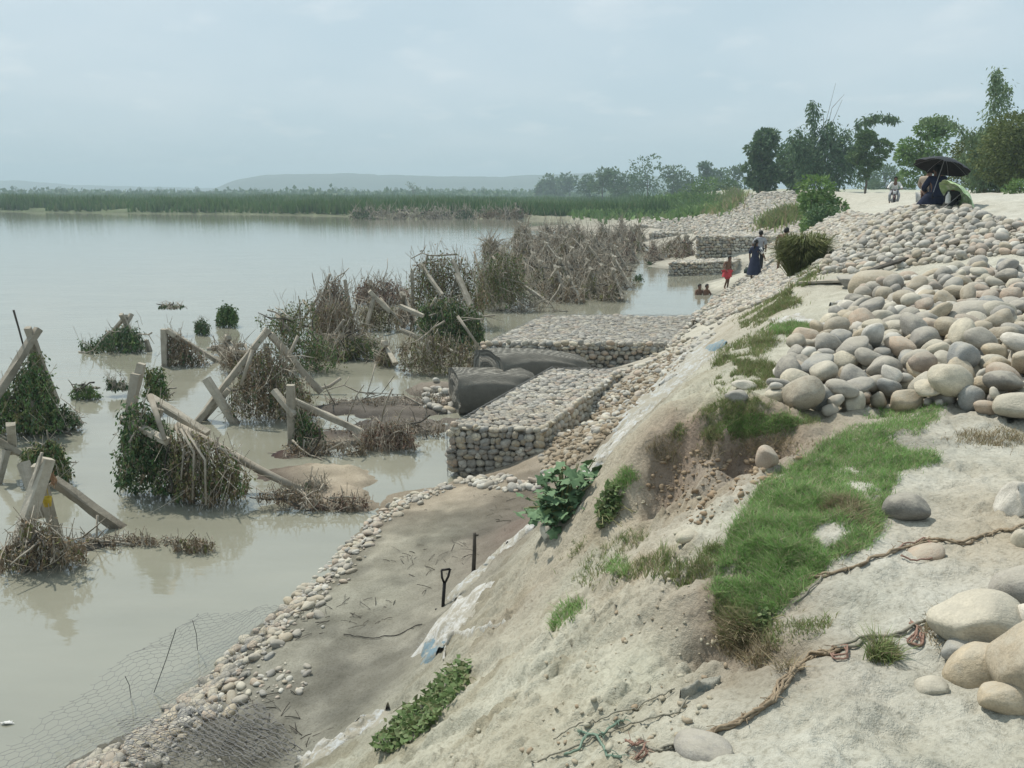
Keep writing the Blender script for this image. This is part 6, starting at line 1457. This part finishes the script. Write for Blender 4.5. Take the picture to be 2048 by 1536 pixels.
# ------------------------------------------------------------------ people
def flat_mat(name, c, r=.8): return varied(name, tuple(q * .82 for q in c), tuple(q * 1.15 for q in c), 9, r, .3, 30)
SKIN = flat_mat('brown_skin', (.14, .08, .055), .55); HAIR = flat_mat('black_hair', (.012, .011, .01), .5); NAVY = flat_mat('navy_cloth', (.022, .028, .055)); WHITEC = flat_mat('white_cloth', (.6, .6, .58)); REDC = flat_mat('red_cloth', (.42, .05, .06)); BROWNC = flat_mat('brown_cloth', (.14, .085, .06)); GREYC = flat_mat('grey_cloth', (.3, .31, .33)); DARKC = flat_mat('dark_cloth', (.03, .03, .032)); LIL = flat_mat('lilac_cloth', (.3, .29, .38))
def skin_mesh(name, verts, edges, radii, mat, sub=2, extra=None):
    me = bpy.data.meshes.new(name); me.from_pydata([tuple(v) for v in verts], edges, []); o = bpy.data.objects.new(name, me); COL.objects.link(o)
    sk = o.modifiers.new('skin', 'SKIN'); sk.use_smooth_shade = True
    ss = o.modifiers.new('sub', 'SUBSURF'); ss.levels = sub; ss.render_levels = sub
    ld = me.skin_vertices[0].data
    for i, r in enumerate(radii): ld[i].radius = (r, r) if not isinstance(r, tuple) else r
    ld[0].use_root = True
    dg = bpy.context.evaluated_depsgraph_get(); ev = o.evaluated_get(dg); m2 = bpy.data.meshes.new_from_object(ev); bpy.data.objects.remove(o, do_unlink=True)
    m2.name = name; m2.materials.clear(); m2.materials.append(mat)
    m2.polygons.foreach_set('use_smooth', np.ones(len(m2.polygons), bool))
    if extra:
        bm = bmesh.new(); bm.from_mesh(m2); extra(bm); bm.to_mesh(m2); bm.free()
    return m2
def person(label, loc, rz, J, clothes, hair=True, hair_long=False, sc=1.0):
    """J: joints (pelvis, chest, neck, head, then l/r shoulder elbow hand hip knee ankle toe) in metres"""
    t = thing('person', label, 'person', loc, rz); t.scale = (sc,) * 3
    names = ['pelvis', 'belly', 'chest', 'neck', 'head', 'crown', 'sl', 'el', 'hl', 'fl', 'sr', 'er', 'hr', 'fr', 'pl', 'kl', 'al', 'tl', 'pr', 'kr', 'ar', 'tr']
    rad = dict(pelvis=(.15, .11), belly=(.135, .095), chest=(.155, .105), neck=.052, head=.085, crown=.07, sl=.06, el=.042, hl=.032, fl=.026, sr=.06, er=.042, hr=.032, fr=.026, pl=.088, kl=.058, al=.038, tl=.034, pr=.088, kr=.058, ar=.038, tr=.034)
    idx_ = {n: i for i, n in enumerate(names)}
    E = [('pelvis', 'belly'), ('belly', 'chest'), ('chest', 'neck'), ('neck', 'head'), ('head', 'crown'), ('chest', 'sl'), ('sl', 'el'), ('el', 'hl'), ('hl', 'fl'), ('chest', 'sr'), ('sr', 'er'), ('er', 'hr'), ('hr', 'fr'), ('pelvis', 'pl'), ('pl', 'kl'), ('kl', 'al'), ('al', 'tl'), ('pelvis', 'pr'), ('pr', 'kr'), ('kr', 'ar'), ('ar', 'tr')]
    v = [J[n] for n in names]
    hd, face = np.array(J['head']), np.array(J.get('face', (0, -1, 0)), float)
    def features(bm):
        for c, s_ in ((hd + face * .095 + np.array([0, 0, .0]), (.014, .022, .026)), (hd + np.cross(face, (0, 0, 1)) * .088, (.012, .02, .03)), (hd - np.cross(face, (0, 0, 1)) * .088, (.012, .02, .03)), (hd + face * .085 + np.array([0, 0, -.05]), (.022, .014, .007))):
            r = bmesh.ops.create_icosphere(bm, subdivisions=1, radius=1.0); bmesh.ops.scale(bm, vec=s_, verts=r['verts']); bmesh.ops.translate(bm, vec=c, verts=r['verts'])
        for h_, k_ in (('fl', 'hl'), ('fr', 'hr')):       # fingers
            a, b = np.array(J[k_]), np.array(J[h_]); d = (b - a) / (np.linalg.norm(b - a) + 1e-6); s_ = np.cross(d, (0, 1, .3)); s_ /= np.linalg.norm(s_) + 1e-6
            for q in range(4):
                c = b + s_ * (q - 1.5) * .018 + d * (.045 + .008 * (q in (1, 2))); r = bmesh.ops.create_icosphere(bm, subdivisions=1, radius=1.0); bmesh.ops.scale(bm, vec=(.008, .008, .03), verts=r['verts'])
                bmesh.ops.rotate(bm, cent=(0, 0, 0), matrix=Vector((0, 0, 1)).rotation_difference(Vector(d)).to_matrix(), verts=r['verts']); bmesh.ops.translate(bm, vec=c, verts=r['verts'])
            c = (a + b) / 2 + s_ * .035 + d * .02; r = bmesh.ops.create_icosphere(bm, subdivisions=1, radius=1.0); bmesh.ops.scale(bm, vec=(.01, .01, .028), verts=r['verts']); bmesh.ops.translate(bm, vec=c, verts=r['verts'])
    link('body', skin_mesh('body', v, [(idx_[a], idx_[b]) for a, b in E], [rad[n] for n in names], SKIN, 2, features), t)
    for cn, mat, chain, grow in clothes:
        ns = list(dict.fromkeys(n for e in chain for n in e)); ii = {n: i for i, n in enumerate(ns)}
        rr = [tuple(q + grow for q in rad[n]) if isinstance(rad[n], tuple) else rad[n] + grow for n in ns]
        link(cn, skin_mesh(cn, [J[n] if n in J else n for n in ns], [(ii[a], ii[b]) for a, b in chain], rr, mat, 2), t)
    if hair:
        vv, ff = ICO[3]; vv = vv.copy(); keep = (vv @ (-face * .8 + np.array([0, 0, .75]))) > -.12
        vv = vv * np.array([.098, .105, .12]) ; c = hd - face * .018 + np.array([0, 0, .035]); ff = ff[keep[ff].all(1)]
        link('hair', np_mesh('hair', vv + c, ff, HAIR, True), t)
        if hair_long: mb = MB(); mb.tube([c - face * .08, c - face * .11 - np.array([0, 0, .16]), c - face * .09 - np.array([0, 0, .32])], [.06, .045, .02], 7); mb.build('plait', HAIR, t, True)
    return t
def stand(**kw):
    J = dict(pelvis=(0, 0, .92), belly=(0, 0, 1.08), chest=(0, 0, 1.27), neck=(0, 0, 1.42), head=(0, -.02, 1.54), crown=(0, 0, 1.63), sl=(-.17, 0, 1.34), el=(-.24, .02, 1.07), hl=(-.25, -.06, .84), fl=(-.25, -.09, .76), sr=(.17, 0, 1.34), er=(.24, .02, 1.07), hr=(.25, -.06, .84), fr=(.25, -.09, .76),
             pl=(-.09, 0, .86), kl=(-.1, -.03, .48), al=(-.1, .02, .08), tl=(-.11, -.13, .03), pr=(.09, 0, .86), kr=(.1, -.03, .48), ar=(.1, .02, .08), tr=(.11, -.13, .03)); J.update(kw); return J
def sit(**kw):
    J = dict(pelvis=(0, 0, .12), belly=(0, -.02, .28), chest=(0, -.05, .48), neck=(0, -.06, .63), head=(0, -.09, .75), crown=(0, -.07, .84), sl=(-.17, -.04, .55), el=(-.25, -.14, .34), hl=(-.14, -.32, .3), fl=(-.08, -.38, .31), sr=(.17, -.04, .55), er=(.25, -.14, .34), hr=(.14, -.32, .3), fr=(.08, -.38, .31),
             pl=(-.1, -.04, .1), kl=(-.16, -.4, .3), al=(-.13, -.5, .0), tl=(-.13, -.62, -.05), pr=(.1, -.04, .1), kr=(.16, -.4, .3), ar=(.13, -.5, .0), tr=(.13, -.62, -.05)); J.update(kw); return J
SHIRT = [('belly', 'chest'), ('chest', 'neck0'), ('chest', 'sl'), ('sl', 'el'), ('chest', 'sr'), ('sr', 'er')]
SHIRT = [('belly', 'chest'), ('chest', 'sl'), ('sl', 'el'), ('chest', 'sr'), ('sr', 'er'), ('pelvis', 'belly')]
LONG = SHIRT + [('el', 'hl'), ('er', 'hr')]
PANTS = [('pelvis', 'pl'), ('pl', 'kl'), ('kl', 'al'), ('pelvis', 'pr'), ('pr', 'kr'), ('kr', 'ar')]
SHORTS = [('pelvis', 'pl'), ('pl', 'kl'), ('pelvis', 'pr'), ('pr', 'kr')]
def skirt(t, mat, z0, z1, r0, r1, y0=0.0, y1=0.0, name='skirt'):
    k, n = 22, 7; V = []
    for i in range(n):
        s_ = i / (n - 1); r = r0 + (r1 - r0) * s_ ** .8
        V += [((r * (1 + .07 * s_ * math.sin(a * 2 * math.pi / k * 6))) * math.cos(a * 2 * math.pi / k), (y0 + (y1 - y0) * s_) + r * .8 * math.sin(a * 2 * math.pi / k), z0 + (z1 - z0) * s_) for a in range(k)]
    mb = MB(); mb.add(V, [(i * k + j, i * k + (j + 1) % k, (i + 1) * k + (j + 1) % k, (i + 1) * k + j) for i in range(n - 1) for j in range(k)]); return mb.build(name, mat, t, True)
def umbrella(label, loc, rot, r, mat, ribmat, handle=True, sag=.34, z0=.0):
    t = thing('umbrella', label, 'umbrella', loc); t.rotation_euler = rot; k, n = 32, 9; V = []
    for i in range(n):
        s_ = i / (n - 1)
        for a in range(k):
            th = a * 2 * math.pi / k; sc_ = 1 - .075 * s_ * (1 - abs(math.cos(th * 4))); V.append((r * s_ * sc_ * math.cos(th), r * s_ * sc_ * math.sin(th), r * (.5 - .52 * s_ ** 1.9) * sag * 2 - .02 * (1 - abs(math.cos(th * 4))) * s_))
    mb = MB(); mb.add(V, [(i * k + j, i * k + (j + 1) % k, (i + 1) * k + (j + 1) % k, (i + 1) * k + j) for i in range(n - 1) for j in range(k)]); mb.build('canopy', mat, t, True)
    for a in range(8):
        th = a * math.pi / 4; mb = MB(); mb.tube([(r * s_ * math.cos(th), r * s_ * math.sin(th), r * (.5 - .52 * s_ ** 1.9) * sag * 2 - .012) for s_ in np.linspace(0, 1, 7)], .004, 4); mb.build('rib', ribmat, t)
    mb = MB(); mb.tube([(0, 0, r * sag + .06), (0, 0, -.62)], .008, 6); mb.build('shaft', ribmat, t)
    mb = MB(); mb.tube([(0, 0, -.6), (0, 0, -.7), (.03, 0, -.74), (.06, 0, -.7)], .013, 6); mb.build('handle', DARKC, t, True)
    return t
BLACKU = flat_mat('black_umbrella_cloth', (.022, .023, .026), .55)
m = Mat('green_floral_cloth', .6, .3); vo = m.n('ShaderNodeTexVoronoi', Scale=11.0); m.l(m.coord(), vo.inputs['Vector']); m.base(m.ramp(vo.outputs['Distance'], [(.15, (.62, .66, .52)), (.4, (.42, .54, .3)), (.7, (.3, .43, .2))])); GREENU = m.m
STEEL = flat_mat('steel', (.3, .3, .31), .35)

# the group resting on the far heap
Y1 = 19.3
zt = lambda u, v, y: at_y(u, v, y)
p0 = zt(1870, 404, Y1)
W = person('woman in navy dress sitting on the far heap under the black umbrella', (p0[0], p0[1], p0[2] - .02), 3.0, sit(el=(-.2, -.2, .42), hl=(-.06, -.26, .56), fl=(-.04, -.27, .62)), [('dress', NAVY, LONG, .028)], True, True, .98)
skirt(W, NAVY, .26, -.04, .17, .36, -.05, -.22)
pu = zt(1884, 334, Y1 - .1); umbrella('black umbrella held up over the woman in the navy dress', (pu[0], pu[1], pu[2]), (R(-8), R(17), 0), .62, BLACKU, STEEL)
p0 = zt(1850, 402, Y1 + .9)
W = person('person in pale brown clothes sitting behind the woman in navy', (p0[0], p0[1], p0[2]), 2.2, sit(el=(-.3, -.12, .6), hl=(-.22, -.2, .84), fl=(-.2, -.22, .92)), [('shirt', flat_mat('pale_brown_cloth', (.34, .28, .22)), SHIRT, .026), ('trousers', WHITEC, PANTS, .022)], True, False, .95)
p0 = zt(1903, 412, Y1 - .5)
W = person('person in dark clothes crouching under the green umbrella', (p0[0], p0[1], p0[2] - .04), 2.6, sit(), [('shirt', DARKC, LONG, .03), ('trousers', DARKC, PANTS, .025)], True, False, .62)
pu = zt(1914, 394, Y1 - .75); umbrella('green flowered umbrella resting on the stones beside the woman in navy', (pu[0], pu[1], pu[2]), (R(6), R(48), R(8)), .52, GREENU, STEEL, sag=.4)
p0 = zt(1895, 407, Y1 - .7); mb = MB()
prof = [(0, 0), (.05, 0), (.055, .03), (.055, .16), (.03, .21), (.018, .23), (.02, .26), (0, .26)]; k = 12; V = []
for r_, z in prof: V += [(r_ * math.cos(a * 2 * math.pi / k), r_ * math.sin(a * 2 * math.pi / k), z) for a in range(k)]
mb.add(V, [(i * k + j, i * k + (j + 1) % k, (i + 1) * k + (j + 1) % k, (i + 1) * k + j) for i in range(len(prof) - 1) for j in range(k)]); o = mb.build('bottle', WHITEC, None, True); o.location = p0; tag(o, 'white plastic bottle standing beside the green umbrella', 'bottle')

# man on a motorcycle on the bank road
ym = 44.0; gz0 = float(h(ux(1789, ym), ym)); pm = np.array([ux(1789, ym), ym, gz0])
t = thing('motorcycle', 'dark motorcycle ridden towards us along the bank road', 'motorcycle', pm, -.40)
TYRE = flat_mat('tyre_rubber', (.02, .02, .02)); PAINT = flat_mat('dark_red_paint', (.05, .02, .02), .3)
def wheel(y):
    mb = MB(); n = 20; mb.tube([(0, y + .28 * math.cos(a * 2 * math.pi / n), .3 + .28 * math.sin(a * 2 * math.pi / n)) for a in range(n + 1)], .05, 7, False); o = mb.build('wheel', TYRE, t, True)
    mb = MB(); mb.tube([(-.06, y, .3), (.06, y, .3)], .05, 8)
    for a in range(6): mb.tube([(0, y, .3), (0, y + .25 * math.cos(a), .3 + .25 * math.sin(a))], .006, 3)
    mb.build('spokes', STEEL, o)
wheel(-.62); wheel(.62)
mb = MB(); mb.tube([(-.07, -.62, .3), (-.07, -.5, .72), (-.07, -.42, .98)], .022, 6); mb.tube([(.07, -.62, .3), (.07, -.5, .72), (.07, -.42, .98)], .022, 6); mb.build('fork', STEEL, t, True)
mb = MB(); mb.tube([(-.36, -.3, 1.02), (-.2, -.42, 1.0), (0, -.42, .98), (.2, -.42, 1.0), (.36, -.3, 1.02)], .015, 6); mb.build('handlebar', DARKC, t, True)
mb = MB(); mb.tube([(0, -.52, .84), (0, -.46, .84), (0, -.4, .84)], [.085, .09, .05], 12); mb.build('headlight', flat_mat('lamp_glass', (.55, .56, .56), .2), t, True)
mb = MB(); mb.tube([(0, -.3, .78), (0, -.1, .86), (0, .12, .8)], [.1, .15, .08], 10); mb.build('tank', PAINT, t, True)
mb = MB(); mb.tube([(0, .05, .8), (0, .3, .79), (0, .7, .82)], [.1, .13, .09], 10); mb.build('saddle', DARKC, t, True)
mb = MB(); mb.tube([(0, -.25, .45), (0, 0, .42), (0, .2, .45)], [.1, .16, .1], 10); mb.build('engine', STEEL, t, True)
mb = MB(); mb.tube([(0, -.34, .58), (0, -.62, .66), (0, -.92, .5)], [.05, .075, .04], 8); mb.build('mudguard', PAINT, t, True)
person('man in a white shirt and blue trousers riding the motorcycle', pm, -.40, stand(pelvis=(0, .22, .9), belly=(0, .18, 1.06), chest=(0, .1, 1.26), neck=(0, .06, 1.41), head=(0, .02, 1.53), crown=(0, .04, 1.62), sl=(-.18, .08, 1.33), el=(-.3, -.08, 1.14), hl=(-.34, -.28, 1.05), fl=(-.33, -.33, 1.04), sr=(.18, .08, 1.33), er=(.3, -.08, 1.14), hr=(.34, -.28, 1.05), fr=(.33, -.33, 1.04),
       pl=(-.12, .18, .86), kl=(-.22, -.2, .72), al=(-.2, -.06, .36), tl=(-.2, -.2, .3), pr=(.12, .18, .86), kr=(.22, -.2, .72), ar=(.2, -.06, .36), tr=(.2, -.2, .3)), [('shirt', WHITEC, LONG, .026), ('trousers', GREYC, PANTS, .022)])

# people at the inlet
g = hit(1452, 578)[0]
W = person('bare chested man in red shorts wading at the inlet edge', (g[0], g[1], max(g[2], -.05) - .02), .5, stand(kl=(-.07, -.1, .48), al=(-.04, .08, .08), el=(-.3, -.05, 1.12), hl=(-.3, -.22, .98), fl=(-.28, -.28, .94), chest=(0, -.06, 1.26), neck=(0, -.1, 1.4), head=(0, -.15, 1.5), crown=(0, -.14, 1.59)), [('shorts', REDC, SHORTS, .04)], True, False, 1.02)
skirt(W, REDC, .98, .62, .17, .27)
g = hit(1507, 560)[0]
W = person('person in long navy dress with white sleeve standing on rubble by the inlet', g, 2.4, stand(el=(-.32, -.04, 1.12), hl=(-.36, -.16, .92), fl=(-.36, -.2, .86)), [('dress', NAVY, SHIRT, .035)], True, True, 1.0)
skirt(W, NAVY, .96, .22, .17, .3); mb = MB(); mb.tube([(-.17, 0, 1.34), (-.25, -.02, 1.22), (-.32, -.04, 1.12)], [.085, .08, .07], 9); mb.build('sleeve', WHITEC, W, True)
mb = MB(); mb.tube([(0, 0, 0), (0, 0, .16), (0, 0, .3)], [.16, .17, .06], 9); mb.tube([(-.1, 0, .28), (0, 0, .46), (.1, 0, .28)], .01, 4); o = mb.build('bag', flat_mat('dark_green_bag', (.03, .045, .04)), None, True); gb = hit(1492, 556)[0]; o.location = gb + np.array([0, -.1, .25]); tag(o, 'dark bag carried beside the person in the long navy dress', 'bag')
g = hit(1521, 548)[0]; person('dark haired person standing just behind the one in the navy dress', g + np.array([.05, .5, .12]), 2.9, stand(er=(.3, .0, 1.1)), [('shirt', GREYC, SHIRT, .03), ('trousers', DARKC, PANTS, .03)])
g = hit(1560, 545)[0]; person('bare chested person in dark shorts climbing beside the grass tuft', g + np.array([0, 0, -.03]), 2.2, stand(chest=(0, -.1, 1.24), neck=(0, -.16, 1.37), head=(0, -.22, 1.46), crown=(0, -.22, 1.55), kl=(-.1, -.3, .6), al=(-.1, -.2, .2), tl=(-.1, -.32, .16), el=(-.26, -.2, 1.1), hl=(-.22, -.38, 1.0), fl=(-.2, -.44, .98)), [('shorts', DARKC, SHORTS, .03)])
for u, dx_, rz, lab in ((1397, 0, .3, 'bather sitting chest deep in the inlet, the left of the two'), (1411, 0, -.4, 'bather sitting chest deep in the inlet, the right of the two')):
    g = at_z(u, 589, 0.0); person(lab, (g[0], g[1], -.36), rz + (1.0 if u > 1400 else 0), sit(), [('shorts', DARKC, SHORTS, .02)], True, False, 1.0)
